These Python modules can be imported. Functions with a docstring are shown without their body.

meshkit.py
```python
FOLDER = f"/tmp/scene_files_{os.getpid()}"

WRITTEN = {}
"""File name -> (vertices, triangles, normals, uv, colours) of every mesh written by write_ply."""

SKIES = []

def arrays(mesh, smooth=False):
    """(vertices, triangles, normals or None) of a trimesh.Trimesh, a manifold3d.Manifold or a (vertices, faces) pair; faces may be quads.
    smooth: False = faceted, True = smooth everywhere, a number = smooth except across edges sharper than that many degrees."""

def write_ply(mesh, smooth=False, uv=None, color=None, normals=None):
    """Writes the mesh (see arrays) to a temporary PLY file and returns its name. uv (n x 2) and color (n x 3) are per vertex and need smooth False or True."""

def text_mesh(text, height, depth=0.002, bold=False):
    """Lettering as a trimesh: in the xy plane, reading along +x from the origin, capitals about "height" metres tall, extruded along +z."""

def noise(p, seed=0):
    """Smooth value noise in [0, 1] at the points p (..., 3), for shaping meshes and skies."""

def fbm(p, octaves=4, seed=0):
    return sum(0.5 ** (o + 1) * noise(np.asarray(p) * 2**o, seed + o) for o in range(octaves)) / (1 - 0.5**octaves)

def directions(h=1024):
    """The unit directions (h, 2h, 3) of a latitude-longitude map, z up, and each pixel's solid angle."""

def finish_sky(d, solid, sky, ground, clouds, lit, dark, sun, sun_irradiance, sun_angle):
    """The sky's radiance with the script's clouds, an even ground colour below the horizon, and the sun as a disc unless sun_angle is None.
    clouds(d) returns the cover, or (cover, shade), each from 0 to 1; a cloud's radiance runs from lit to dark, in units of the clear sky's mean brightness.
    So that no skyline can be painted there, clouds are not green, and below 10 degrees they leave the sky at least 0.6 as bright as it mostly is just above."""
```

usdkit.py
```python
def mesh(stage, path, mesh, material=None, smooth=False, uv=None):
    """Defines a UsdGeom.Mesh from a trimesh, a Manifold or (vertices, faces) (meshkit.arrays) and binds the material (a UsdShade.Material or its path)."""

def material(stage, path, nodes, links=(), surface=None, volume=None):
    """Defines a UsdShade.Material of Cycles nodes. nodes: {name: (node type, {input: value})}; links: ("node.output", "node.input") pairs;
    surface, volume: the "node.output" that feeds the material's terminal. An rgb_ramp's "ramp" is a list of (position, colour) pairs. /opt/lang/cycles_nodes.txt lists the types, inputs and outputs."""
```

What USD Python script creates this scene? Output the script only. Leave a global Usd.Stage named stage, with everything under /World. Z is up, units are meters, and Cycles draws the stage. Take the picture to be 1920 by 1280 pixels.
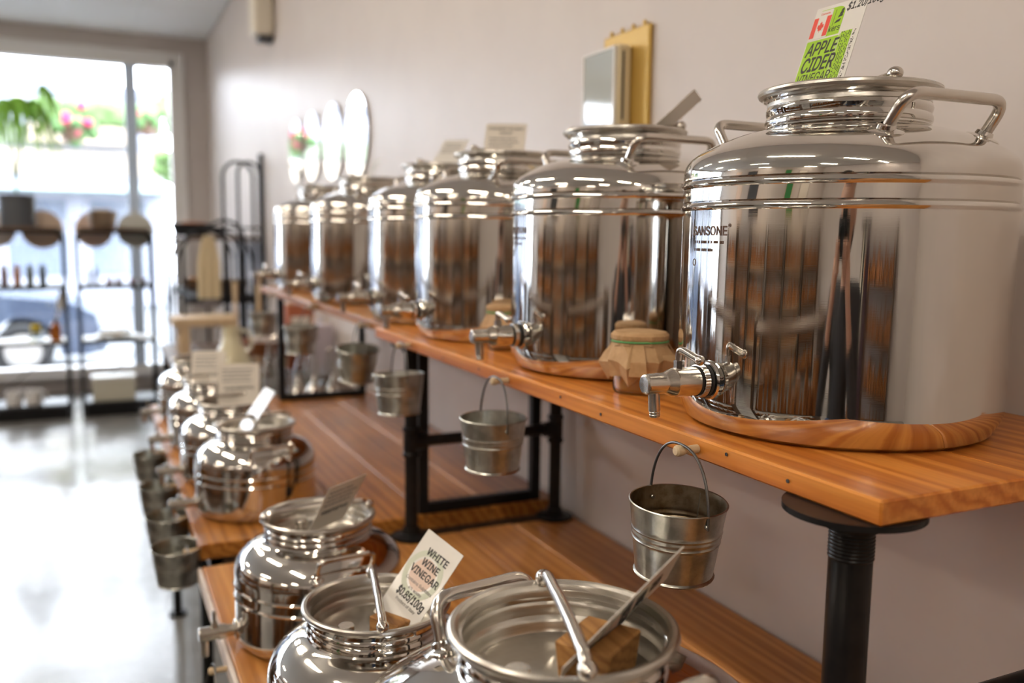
import math, random
import numpy as np, trimesh, usdkit, meshkit
from shapely.geometry import Polygon, Point, box as sbox
from pxr import Usd, UsdGeom, UsdLux, UsdShade, Gf, Sdf

stage = Usd.Stage.CreateInMemory()
UsdGeom.SetStageUpAxis(stage, UsdGeom.Tokens.z)
UsdGeom.SetStageMetersPerUnit(stage, 1.0)
world = UsdGeom.Xform.Define(stage, "/World")
stage.SetDefaultPrim(world.GetPrim())
PI = math.pi
random.seed(4)
rng = np.random.default_rng(4)
ZC = 1.55                                   # camera height above the floor

# ------------------------------------------------------------------ camera, sky, exposure
def cam_axes(yaw, pitch, roll):
    B = np.array([[1, 0, 0], [0, 0, -1], [0, 1, 0.]])
    c, s = math.cos(yaw), math.sin(yaw); Rz = np.array([[c, -s, 0], [s, c, 0], [0, 0, 1]])
    c, s = math.cos(pitch), math.sin(pitch); Rx = np.array([[1, 0, 0], [0, c, -s], [0, s, c]])
    c, s = math.cos(roll), math.sin(roll); Rr = np.array([[c, -s, 0], [s, c, 0], [0, 0, 1]])
    return Rr @ Rx @ B @ Rz
M = cam_axes(0.441316778, 0.120061807, 0.0113140419)
cam = UsdGeom.Camera.Define(stage, "/World/camera")
cam.AddTransformOp().Set(Gf.Matrix4d(*M[0], 0, *(-M[1]), 0, *(-M[2]), 0, 0, 0, ZC, 1))
cam.CreateHorizontalApertureAttr(36.0)
cam.CreateVerticalApertureAttr(24.0)
cam.CreateFocalLengthAttr(36.0 * 1667.82 / 1920)
cam.CreateFStopAttr(2.9)
cam.CreateFocusDistanceAttr(1.0)
cam.CreateClippingRangeAttr(Gf.Vec2f(0.03, 300))
cam.CreateExposureAttr(0.42)

sky = UsdLux.DomeLight.Define(stage, "/World/sky")
sky.CreateIntensityAttr(4.4)
sky.CreateColorAttr(Gf.Vec3f(0.90, 0.96, 1.06))
LAMP = 42.0                                  # radiance of the ceiling tubes

# ------------------------------------------------------------------ helpers
used = {}
def numbered(path):
    k = used.get(path, 0); used[path] = k + 1
    return path if k == 0 else f"{path}_{k:03d}"
def tag(p, label=None, cat=None, group=None, kind=None):
    p = p.GetPrim() if hasattr(p, "GetPrim") else p
    for k, v in (("label", label), ("category", cat), ("group", group), ("kind", kind)):
        if v: p.SetCustomDataByKey(k, v)
    return p
def thing(name, label, cat, loc=(0, 0, 0), rotz=0.0, group=None, kind=None, matrix=None):
    x = UsdGeom.Xform.Define(stage, numbered("/World/" + name))
    if matrix is not None:
        x.AddTransformOp().Set(Gf.Matrix4d(*np.asarray(matrix, float).T.ravel().tolist()))
    else:
        x.AddTranslateOp().Set(Gf.Vec3d(*map(float, loc)))
        if rotz: x.AddRotateZOp().Set(math.degrees(rotz))
    return tag(x, label, cat, group, kind)
def obj(name, mesh, mat, parent=None, smooth=30, label=None, kind=None):
    base = "/World/" if parent is None else str(parent.GetPath()) + "/"
    if isinstance(mesh, list): mesh = cat_(mesh)
    m = usdkit.mesh(stage, numbered(base + name), mesh, mat, smooth)
    if label: m.GetPrim().SetCustomDataByKey("label", label)
    if kind: m.GetPrim().SetCustomDataByKey("kind", kind)
    return m.GetPrim()
def copy_of(src, loc, rotz=0.0, label=None, group=None):
    d = src.GetCustomData()
    r = thing(src.GetName().rstrip("0123456789").rstrip("_"), label or d["label"], d["category"], loc, rotz, group or d.get("group"))
    r.GetReferences().AddInternalReference(src.GetPath())
    ops = UsdGeom.Xformable(r)
    r.SetInstanceable(True)
    return r

def tm(v, f): return trimesh.Trimesh(np.asarray(v, float), np.asarray(f, int), process=False)
def cat_(ms):
    return trimesh.util.concatenate([tm(m.vertices, m.faces) for m in ms])
def mv(m, t=(0, 0, 0), rz=0, rx=0, ry=0, s=None):
    m = m.copy()
    if s is not None: m.apply_scale(s)
    if rx: m.apply_transform(trimesh.transformations.rotation_matrix(rx, [1, 0, 0]))
    if ry: m.apply_transform(trimesh.transformations.rotation_matrix(ry, [0, 1, 0]))
    if rz: m.apply_transform(trimesh.transformations.rotation_matrix(rz, [0, 0, 1]))
    m.apply_translation(t); return m
def lathe(prof, n=64):
    """(r, z) outline turned about z; r = 0 closes it"""
    prof = [(max(r, 0), z) for r, z in prof]
    a = np.linspace(0, 2 * PI, n, endpoint=False); V = []; F = []; rows = []
    for r, z in prof:
        if r < 1e-9: rows.append([len(V)]); V.append((0, 0, z))
        else:
            rows.append(list(range(len(V), len(V) + n))); V += [(r * math.cos(t), r * math.sin(t), z) for t in a]
    for p, q in zip(rows, rows[1:]):
        for i in range(n):
            j = (i + 1) % n
            if len(p) == 1 and len(q) == 1: continue
            if len(p) == 1: F.append((p[0], q[j], q[i]))
            elif len(q) == 1: F.append((p[i], p[j], q[0]))
            else: F += [(p[i], p[j], q[j]), (p[i], q[j], q[i])]
    return tm(V, F)
def fillet(P, r, n=5):
    P = [np.array(p, float) for p in P]; out = [P[0]]
    for a, b, c in zip(P, P[1:], P[2:]):
        u, v = a - b, c - b; lu, lv = np.linalg.norm(u), np.linalg.norm(v); d = min(r, lu * .48, lv * .48)
        p, q = b + u / lu * d, b + v / lv * d
        for t in np.linspace(0, 1, n): out.append((1 - t) ** 2 * p + 2 * t * (1 - t) * b + t * t * q)
    return out + [P[-1]]
def tube(P, r, n=12, cap=True):
    P = np.array(P, float); R = np.broadcast_to(np.asarray(r, float), len(P))
    T = np.gradient(P, axis=0); T /= np.maximum(np.linalg.norm(T, axis=1, keepdims=True), 1e-12)
    up = np.array([0, 0, 1.]) if abs(T[0][2]) < .9 else np.array([1., 0, 0])
    N = np.cross(T[0], up); N /= np.linalg.norm(N); V = []
    for i in range(len(P)):
        N = N - T[i] * (N @ T[i]); N /= np.linalg.norm(N); B = np.cross(T[i], N)
        for a in np.linspace(0, 2 * PI, n, endpoint=False): V.append(P[i] + R[i] * (math.cos(a) * N + math.sin(a) * B))
    F = []
    for i in range(len(P) - 1):
        for j in range(n):
            k = (j + 1) % n; a, b, c, d = i * n + j, i * n + k, (i + 1) * n + k, (i + 1) * n + j
            F += [(a, b, c), (a, c, d)]
    if cap:
        V += [P[0], P[-1]]; s, e = len(V) - 2, len(V) - 1; o = (len(P) - 1) * n
        for j in range(n):
            k = (j + 1) % n; F += [(s, k, j), (e, o + j, o + k)]
    return tm(V, F)
def rbox(size, ch=0.003, at=(0, 0, 0)):
    """box with chamfered edges, centred at 'at'"""
    h = np.array(size, float) / 2; ch = min(ch, h.min() * .9); pts = []
    for sx in (-1, 1):
        for sy in (-1, 1):
            for sz in (-1, 1):
                s = np.array([sx, sy, sz])
                for k in range(3):
                    c = h - ch; c[k] = h[k]; pts.append(s * c)
    m = trimesh.convex.convex_hull(np.array(pts)); m.apply_translation(at); return m
def bx(lo, hi, ch=0.0):
    lo, hi = np.array(lo, float), np.array(hi, float)
    if ch: return rbox(hi - lo, ch, (lo + hi) / 2)
    m = trimesh.creation.box(hi - lo); m.apply_translation((lo + hi) / 2); return m
def cyl(r, h, at=(0, 0, 0), n=24, ch=0.0):
    ch = min(ch, r * .5, h * .45)
    return mv(lathe([(0, 0), (r - ch, 0), (r, ch), (r, h - ch), (r - ch, h), (0, h)], n), at)
def ball(r, at, sub=2, s=(1, 1, 1)):
    m = trimesh.creation.icosphere(sub, r); m.apply_scale(s); m.apply_translation(at); return m
def plate(poly, depth, at=(0, 0, 0)):
    m = trimesh.creation.extrude_polygon(poly, depth, engine="earcut"); m.apply_translation(at); return m
def text(s, h, depth=.0003, bold=False, at=(0, 0, 0), centre=False, sx=1.0, shear=0.0, rot=0.0):
    m = meshkit.text_mesh(s, h, depth, bold); m = tm(m.vertices, m.faces)
    if centre: m.apply_translation((-m.bounds[:, 0].mean(), 0, 0))
    v = m.vertices.copy(); v[:, 0] = v[:, 0] * sx + shear * v[:, 1]; m.vertices = v
    if rot: m = mv(m, rz=rot)
    m.apply_translation(at); return m

# ------------------------------------------------------------------ materials
def mat(name, nodes, links=(), surface="p.BSDF", volume=None):
    return usdkit.material(stage, "/World/Looks/" + name, nodes, links, surface=surface, volume=volume)
def plain(name, c, rough=.5, metal=0., **k):
    return mat(name, {"p": ("principled_bsdf", {"base_color": c, "roughness": rough, "metallic": metal, **k})})
def noisy(name, a, b, scale=8., rough=.5, bump=0., detail=4., metal=0., stretch=(1, 1, 1), bscale=None, lo=.35, hi=.65, **k):
    n = {"t": ("texture_coordinate", {}), "m": ("mapping", {"scale": stretch}), "n": ("noise_texture", {"scale": scale, "detail": detail, "roughness": .6}),
         "r": ("rgb_ramp", {"ramp": [(lo, a), (hi, b)]}), "p": ("principled_bsdf", {"roughness": rough, "metallic": metal, **k})}
    l = [("t.object", "m.vector"), ("m.vector", "n.vector"), ("n.fac", "r.fac"), ("r.color", "p.base_color")]
    if bump:
        n["n2"] = ("noise_texture", {"scale": bscale or scale * 6, "detail": 3.}); n["b"] = ("bump", {"strength": bump, "distance": .002})
        l += [("m.vector", "n2.vector"), ("n2.fac", "b.height"), ("b.normal", "p.normal")]
    return mat(name, n, l)
def wood(name, dark, mid, light, rough=.32, ring=15., coat=.03, knot=True):
    """long grain along y with growth rings across x-z; each plank shifts the pattern by its object random"""
    n = {"g": ("geometry", {}), "o": ("object_info", {}), "sc": ("vector_math", {"math_type": "scale", "vector1": (3.1, 17.3, 2.3), "scale": 1.}),
         "add": ("vector_math", {"math_type": "add"}), "m": ("mapping", {"scale": (1., .035, 1.)}), "m2": ("mapping", {"scale": (1., .02, 1.)}),
         "m3": ("mapping", {"scale": (9., 3.2, .02)}),
         "w": ("wave_texture", {"wave_type": "rings", "rings_direction": "y", "scale": ring, "distortion": 7., "detail": 3., "detail_scale": 2.2}),
         "n": ("noise_texture", {"scale": 95., "detail": 4., "roughness": .65}), "nb": ("noise_texture", {"scale": 3.2, "detail": 3.}),
         "k": ("voronoi_texture", {"scale": .62, "randomness": 1.}),
         "kr": ("rgb_ramp", {"ramp": [(.0, (.95, .95, .95)), (.022, (.7, .7, .7)), (.034, (.22, .22, .22)), (.085, (0, 0, 0))]}),
         "r": ("rgb_ramp", {"ramp": [(.0, dark), (.45, mid), (1., light)]}),
         "r2": ("rgb_ramp", {"ramp": [(.3, (.62, .55, .5)), (.6, (1, 1, 1))]}),
         "r3": ("rgb_ramp", {"ramp": [(.3, (.74, .68, .64)), (.55, (1, 1, 1)), (.75, (1.1, 1.08, 1.04))]}),
         "x1": ("mix_color", {"blend_type": "multiply", "fac": .55}), "x2": ("mix_color", {"blend_type": "multiply", "fac": .8}),
         "x3": ("mix_color", {"blend_type": "mix", "b": (dark[0] * .3, dark[1] * .25, dark[2] * .25)}),
         "b": ("bump", {"strength": .10, "distance": .001}),
         "p": ("principled_bsdf", {"roughness": rough, "coat_weight": coat, "coat_roughness": .18, "specular_ior_level": .30})}
    l = [("o.random", "sc.scale"), ("g.position", "add.vector1"), ("sc.vector", "add.vector2"), ("add.vector", "m.vector"), ("add.vector", "m2.vector"), ("add.vector", "m3.vector"),
         ("m.vector", "w.vector"), ("m2.vector", "n.vector"), ("add.vector", "nb.vector"), ("m3.vector", "k.vector"), ("w.fac", "r.fac"), ("n.fac", "r2.fac"), ("nb.fac", "r3.fac"),
         ("r.color", "x1.a"), ("r2.color", "x1.b"), ("x1.result", "x2.a"), ("r3.color", "x2.b"),
         ("n.fac", "b.height"), ("b.normal", "p.normal")]
    if knot: l += [("k.distance", "kr.fac"), ("kr.color", "x3.fac"), ("x2.result", "x3.a"), ("x3.result", "p.base_color")]
    else: l += [("x2.result", "p.base_color")]
    return mat(name, n, l)

PINE = wood("orange_pine", (.50, .150, .022), (.62, .215, .036), (.70, .270, .052), rough=.30)
PINE2 = wood("honey_pine", (.44, .175, .038), (.54, .235, .058), (.61, .285, .080), rough=.33)
PINED = wood("brown_pine", (.31, .110, .019), (.42, .165, .030), (.50, .210, .044), rough=.38)
BLOCK = wood("oak_block", (.30, .14, .045), (.40, .20, .065), (.45, .235, .08), rough=.6, ring=28., coat=0., knot=False)
PALEW = noisy("pale_beech", (.55, .40, .24), (.68, .52, .33), 6., .5, stretch=(8, 1, 8))
DARKW = noisy("dark_walnut", (.07, .04, .022), (.14, .075, .04), 6., .5, stretch=(8, 1, 8))
STEEL = mat("polished_steel", {"t": ("texture_coordinate", {}), "m": ("mapping", {"scale": (1., 1., .3)}), "n": ("noise_texture", {"scale": 40., "detail": 4.}),
        "m2": ("mapping", {"scale": (5., 5., 160.)}), "n2": ("noise_texture", {"scale": 6., "detail": 2.}), "n3": ("noise_texture", {"scale": 9., "detail": 1.}),
        "r": ("map_range", {"from_min": .4, "from_max": .75, "to_min": .035, "to_max": .10, "clamp": True}),
        "b": ("bump", {"strength": .012, "distance": .0005}), "b3": ("bump", {"strength": .05, "distance": .003}),
        "p": ("principled_bsdf", {"base_color": (.70, .675, .635), "metallic": 1.})},
        [("t.object", "m.vector"), ("t.object", "m2.vector"), ("m.vector", "n.vector"), ("m2.vector", "n2.vector"), ("t.object", "n3.vector"), ("n.fac", "r.value"), ("r.result", "p.roughness"),
         ("n3.fac", "b3.height"), ("n2.fac", "b.height"), ("b3.normal", "b.normal"), ("b.normal", "p.normal")])
BRUSHED = noisy("brushed_steel", (.55, .52, .48), (.66, .63, .58), 30., .27, metal=1., stretch=(1, 1, 9), bump=.06)
BAR = plain("handle_steel", (.66, .62, .57), .18, 1.)
TAPM = noisy("satin_tap_steel", (.60, .56, .51), (.68, .64, .58), 60., .20, metal=1., stretch=(.4, 6, 6))
GALV = noisy("galvanized_tin", (.36, .36, .33), (.56, .55, .50), 45., .30, metal=1., bump=.05)
GALVIN = noisy("stained_tin", (.20, .14, .08), (.42, .36, .27), 38., .35, metal=1.)
WIRE = plain("dark_wire", (.16, .155, .15), .4, 1.)
BLACK = noisy("black_pipe_paint", (.010, .010, .011), (.016, .015, .015), 40., .30, bump=.03, specular_ior_level=.16)
BLACKM = plain("black_powder_coat", (.010, .010, .011), .5, specular_ior_level=.2)
RUBBER = plain("black_rubber", (.012, .012, .012), .6)
KRAFT = noisy("kraft_paper", (.40, .235, .105), (.50, .31, .155), 60., .75, bump=.25, bscale=25.)
GREENB = plain("green_rubber_band", (.10, .36, .12), .5)
HONEY = plain("amber_honey", (.62, .20, .03), .15, subsurface_weight=.4, subsurface_scale=.02, coat_weight=.6)
GLASS = mat("clear_glass", {"p": ("principled_bsdf", {"base_color": (.93, .96, .95), "roughness": .02, "transmission_weight": 1., "ior": 1.45})})
PANE = mat("window_glass", {"f": ("fresnel", {"IOR": 1.45}), "t": ("transparent_bsdf", {"color": (.97, .98, .98)}), "g": ("glossy_bsdf", {"roughness": .02, "color": (1, 1, 1)}), "x": ("mix_closure", {})},
           [("f.fac", "x.fac"), ("t.BSDF", "x.closure1"), ("g.BSDF", "x.closure2")], surface="x.closure")
MIRROR = plain("mirror_silver", (.92, .93, .93), .03, 1.)
WALL = noisy("warm_wall_paint", (.60, .535, .50), (.63, .565, .525), 3., .42, bump=.12, bscale=70., specular_ior_level=.4)
WALL2 = noisy("front_wall_paint", (.47, .42, .40), (.50, .45, .43), 3., .55)
TRIM = plain("white_trim_paint", (.66, .64, .63), .4)
FRAMEM = plain("grey_mullion_paint", (.48, .57, .70), .35)
CEIL = noisy("ceiling_panel_board", (.80, .80, .79), (.85, .85, .84), 90., .8)
CEILT = plain("ceiling_grid_metal", (.78, .78, .77), .5)
CONC = mat("polished_concrete", {"t": ("geometry", {}), "n": ("noise_texture", {"scale": 1.4, "detail": 6., "roughness": .65}), "n2": ("noise_texture", {"scale": 30., "detail": 3.}),
        "r": ("rgb_ramp", {"ramp": [(.3, (.17, .163, .152)), (.55, (.25, .243, .232)), (.75, (.30, .293, .28))]}),
        "q": ("map_range", {"from_min": .3, "from_max": .7, "to_min": .14, "to_max": .28, "clamp": True}), "p": ("principled_bsdf", {"specular_ior_level": .6})},
        [("t.position", "n.vector"), ("t.position", "n2.vector"), ("n.fac", "r.fac"), ("n.fac", "q.value"), ("q.result", "p.roughness"), ("r.color", "p.base_color")])
PAPER = noisy("white_card", (.72, .69, .64), (.77, .74, .69), 8., .35, coat_weight=.4, coat_roughness=.12)
PAPERW = plain("cream_card", (.74, .68, .60), .5)
INK = plain("black_ink", (.035, .033, .035), .5)
INKG = plain("grey_ink", (.20, .19, .19), .5)
ENGR = plain("etched_brown_print", (.10, .045, .02), .6)
LIME = plain("lime_green_print", (.34, .58, .022), .4)
RED = plain("red_print", (.72, .075, .05), .4)
SAGE = plain("pale_sage_print", (.61, .64, .52), .4)
PEACH = plain("pale_peach_print", (.76, .58, .48), .4)
CREAM = plain("cream_plastic", (.68, .58, .38), .4)
BRASS = plain("brass_yellow_plate", (.56, .36, .085), .35, .3)
SLATE = plain("slate_plastic", (.06, .065, .075), .5)

def lamp_mat(name, c, s): return mat(name, {"e": ("emission", {"color": c, "strength": s})}, surface="e.emission")
TUBE = lamp_mat("lamp_diffuser", (1., .88, .72), LAMP)

# ------------------------------------------------------------------ the setting
XW, YF, XL, YB, HC = 1.105, 9.45, -7.6, -4.6, ZC + 1.85
def struct(name, mesh, m, smooth=30):
    p = obj(name, mesh, m, None, smooth); p.SetCustomDataByKey("kind", "structure"); return p
struct("floor", bx((XL, YB, -.12), (XW, YF, 0)), CONC)
struct("wall_right", bx((XW, YB, 0), (XW + .15, YF + .2, HC + .06)), WALL)
struct("wall_left", bx((XL - .15, YB, 0), (XL, YF + .2, HC + .06)), WALL)
struct("wall_back", bx((XL, YB - .15, 0), (XW, YB, HC + .06)), WALL)
WX0, WX1, WZ0, WZ1 = -7.4, .80, .17, ZC + 1.63
struct("wall_front", [bx((XL, YF, 0), (WX0, YF + .2, HC + .06)), bx((WX1, YF, 0), (XW, YF + .2, HC + .06)), bx((WX0, YF, 0), (WX1, YF + .2, WZ0)), bx((WX0, YF, WZ1), (WX1, YF + .2, HC + .06))], WALL2)
win = thing("window_1", None, None, (0, 0, 0), kind="structure")
obj("frame", [bx((WX0, YF - .03, WZ1 - .07), (WX1, YF + .12, WZ1), .005), bx((WX0, YF - .03, WZ0), (WX1, YF + .12, WZ0 + .06), .005),
              bx((WX1 - .05, YF - .03, WZ0), (WX1, YF + .12, WZ1), .005), bx((WX0, YF - .03, WZ0), (WX0 + .05, YF + .12, WZ1), .005)], TRIM, win)
for x in (.40, -1.15, -2.7, -4.25, -5.8):
    obj("mullion", bx((x - .055, YF - .02, WZ0 + .06), (x + .055, YF + .10, WZ1 - .07), .006), FRAMEM, win)
xs = [WX0 + .05, -5.8, -4.25, -2.7, -1.15, .40, WX1 - .05]
for a, b in zip(xs, xs[1:]):
    obj("pane", bx((a + .05, YF + .03, WZ0 + .06), (b - .05, YF + .036, WZ1 - .07)), PANE, win)
struct("window_sill", bx((WX0 - .02, YF - .12, WZ0 - .03), (WX1 + .03, YF + .0, WZ0), .006), TRIM)
struct("trim_1", [bx((WX0 - .1, YF - .035, WZ1), (WX1 + .09, YF, WZ1 + .07), .006), bx((WX1, YF - .035, WZ0), (WX1 + .09, YF, WZ1), .006)], TRIM)
struct("baseboard_right", bx((XW - .014, YB, 0), (XW, YF, .10), .003), TRIM)
ceil = thing("ceiling", None, None, kind="structure")
cxs = [x for x in np.arange(.45 - 1.22 * 7, 1.2, 1.22)] ; cys = list(np.arange(8.2 - 1.22 * 11, 9.5, 1.22))
edges_x = [XL] + [x for x in cxs if XL + .05 < x < XW] + [XW]; edges_y = [YB] + [y for y in cys if YB + .05 < y < YF] + [YF]
for a, b in zip(edges_x, edges_x[1:]):
    for c, d in zip(edges_y, edges_y[1:]):
        obj("panel", bx((a + .012, c + .012, HC), (b - .012, d - .012, HC + .012), .002), CEIL, ceil)
obj("grid_backing", bx((XL, YB, HC + .012), (XW, YF, HC + .05)), CEILT, ceil)
obj("grid_rail", [bx((x - .013, YB, HC - .004), (x + .013, YF, HC + .011)) for x in edges_x[1:-1]] + [bx((XL, y - .013, HC - .0035), (XW, y + .013, HC + .0105)) for y in edges_y[1:-1]], CEILT, ceil)

# ceiling lamps: the shop's own light
def lamp(x, y, where):
    t = thing("ceiling_light", f"white linear ceiling light, {where}", "ceiling light", (x, y, HC - .004))
    obj("housing", bx((-.075, -.62, -.055), (.075, .62, 0), .006), CEILT, t)
    obj("diffuser", bx((-.055, -.60, -.075), (.055, .60, -.0551), .008), TUBE, t)
row = {-.80: "row nearest the canister wall", -3.7: "second row from the canister wall", -6.6: "row along the opposite wall"}
NTH = ["first", "second", "third", "fourth", "fifth", "sixth"]
for x, rn in row.items():
    for k, y in enumerate((-3.6, -1.4, .8, 3.0, 5.2, 7.4) if x > -3 else (-2.4, 2.0, 6.4)):
        lamp(x, y, f"{NTH[k]} from the back in the {rn}")

# ------------------------------------------------------------------ shelf boards, counters, pipes, frames
ZS = ZC - .228; ZN = ZC - .72; ZT = ZC - .698
def planks(parent, xs, y0, y1, ztop, th, m, gap=.0018, ch=.0022, jit=.0010):
    for k, (a, b) in enumerate(zip(xs, xs[1:])):
        j = (k % 2) * jit
        obj("plank", bx((a + gap / 2, y0 + (k % 3) * .0015, ztop - th - j), (b - gap / 2, y1 - (k % 2) * .002, ztop - j), ch), m, parent)
sh = thing("plank_shelf", "orange stained pine plank shelf on black pipe legs under the nearest big canisters", "shelf")
planks(sh, (.616, .829, 1.10), .545, 2.086, ZS, .0244, PINE)
s2 = thing("plank_shelf", "middle length of pine shelf, its front edge set back behind the near board", "shelf")
planks(s2, (.655, .86, 1.10), 2.09, 2.868, ZS, .0244, PINED)
s3 = thing("plank_shelf", "farthest length of pine shelf, beside the black arched rack", "shelf")
planks(s3, (.635, .85, 1.10), 2.872, 3.82, ZS, .0244, PINED)
for yy, zz in ((.66, -.012), (.755, -.007), (1.02, -.013), (1.135, -.009), (1.44, -.011), (1.62, -.014)):
    obj("nail_hole", mv(cyl(.0021, .0006, n=10), (.616, yy, ZS + zz), ry=-PI / 2), INK, sh)
nc = thing("plank_counter", "near honey pine plank counter with a pale front edge under the open vinegar canisters", "counter")
planks(nc, (.188, .335, .50, .645, .79, .93, 1.10), -.35, 1.952, ZN, .032, PINE2)
obj("front_edge", bx((.180, -.35, ZN - .034), (.1875, 1.950, ZN - .0005), .0015), noisy("pale_painted_edge", (.62, .50, .42), (.74, .66, .60), 14., .5), nc, label="pale painted front edge strip")
fc = thing("plank_counter", "far thicker brown pine counter carrying the smaller canisters beyond the pipe legs", "counter")
planks(fc, (.19, .37, .55, .73, .91, 1.10), 2.03, 3.80, ZT, .036, PINED)
obj("apron", [bx((.22, 2.06, ZT - .085), (1.08, 2.085, ZT - .0365)), bx((.22, 3.74, ZT - .085), (1.08, 3.765, ZT - .0365)), bx((.22, 2.06, ZT - .085), (.245, 3.76, ZT - .0365))], DARKW, fc)
for x, y in ((.26, 2.6), (.26, 3.70), (1.05, 2.6), (1.05, 3.70)):
    obj("leg", [tube([(x, y, .012), (x, y, ZT - .0366)], .017, 14), cyl(.034, .012, (x, y, 0)), cyl(.034, .008, (x, y, ZT - .0446))], BLACK, fc)
obj("stretcher", [tube([(.26, 2.6, .52), (1.05, 2.6, .52)], .013), tube([(.26, 3.7, .52), (1.05, 3.7, .52)], .013), tube([(.26, 2.6, .52), (.26, 3.7, .52)], .013)], BLACK, fc)
for x, y in ((.27, 1.86), (1.04, 1.86), (.27, .15), (1.04, .15)):
    obj("leg", [tube([(x, y, .012), (x, y, ZN - .032)], .017, 14), cyl(.034, .012, (x, y, 0)), cyl(.036, .008, (x, y, ZN - .0402))], BLACK, nc)

def pipe_leg(x, y, z0, z1, rad, label, tee=None, threads=False, union=None):
    t = thing("pipe_leg", label, "pipe leg", (x, y, z0)); h = z1 - z0
    obj("pipe", tube([(0, 0, .010), (0, 0, h - .012)], rad, 32), BLACK, t)
    fl = [(0, 0), (.047, 0), (.0475, .003), (.047, .007), (.030, .009), (rad + .006, .013), (rad + .005, .024), (rad, .0245)]
    obj("floor_flange", lathe(fl, 40), BLACK, t)
    obj("top_flange", mv(lathe([(0, 0), (.066 if threads else .047, 0), (.066 if threads else .047, .006), (.040, .010), (rad + .007, .013), (rad + .005, .022), (rad, .023)], 48), (0, 0, h), rx=PI), BLACK, t)
    if threads:
        pr = [];
        for k in range(8): z = h - .052 + k * .0036; pr += [(rad + .0002, z), (rad + .0011, z + .0018)]
        obj("thread", lathe(pr + [(rad, h - .022)], 32), BLACK, t)
        for a in range(4):
            q = a * PI / 2 + .6; obj("screw", cyl(.004, .003, (.052 * math.cos(q), .052 * math.sin(q), h - .0092), 10), BLACK, t)
    if tee:
        obj("tee_fitting", [lathe([(rad, tee - .036), (rad + .005, tee - .035), (rad + .006, tee - .028), (rad + .003, tee - .024), (rad + .003, tee + .024), (rad + .006, tee + .028), (rad + .005, tee + .035), (rad, tee + .036)], 28),
                            tube([(0, 0, tee), (-.034 if x > .9 else .034, 0, tee)], rad + .004, 20)], BLACK, t)
    return t
ZP = ZC - .488
pipe_leg(.664, 1.955, ZN, ZS - .0244, .0155, "black iron pipe leg with tee fitting, front one beside the square frame", tee=ZP - ZN)
pipe_leg(1.049, 1.955, ZN, ZS - .0244, .0155, "black iron pipe leg with floor flange standing close to the wall", tee=ZP - ZN)
pipe_leg(.648, .605, ZN, ZS - .0244, .0205, "thick glossy black pipe leg under the near corner of the pine shelf", threads=True)
pipe_leg(1.045, .605, ZN, ZS - .0244, .0205, "black pipe leg behind the near corner leg, against the wall", threads=True)
t = thing("cross_pipe", "black horizontal pipe joining the front and wall legs beyond the buckets", "pipe", (.699, 1.955, ZP)); obj("pipe", tube([(0, 0, 0), (.315, 0, 0)], .0135, 20), BLACK, t)
t = thing("cross_pipe", "black slanting pipe at the bottom right corner of the photo", "pipe", (.669, .605, ZC - .50)); obj("pipe", tube([(0, 0, 0), (.355, 0, 0)], .0205, 24), BLACK, t)

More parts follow.
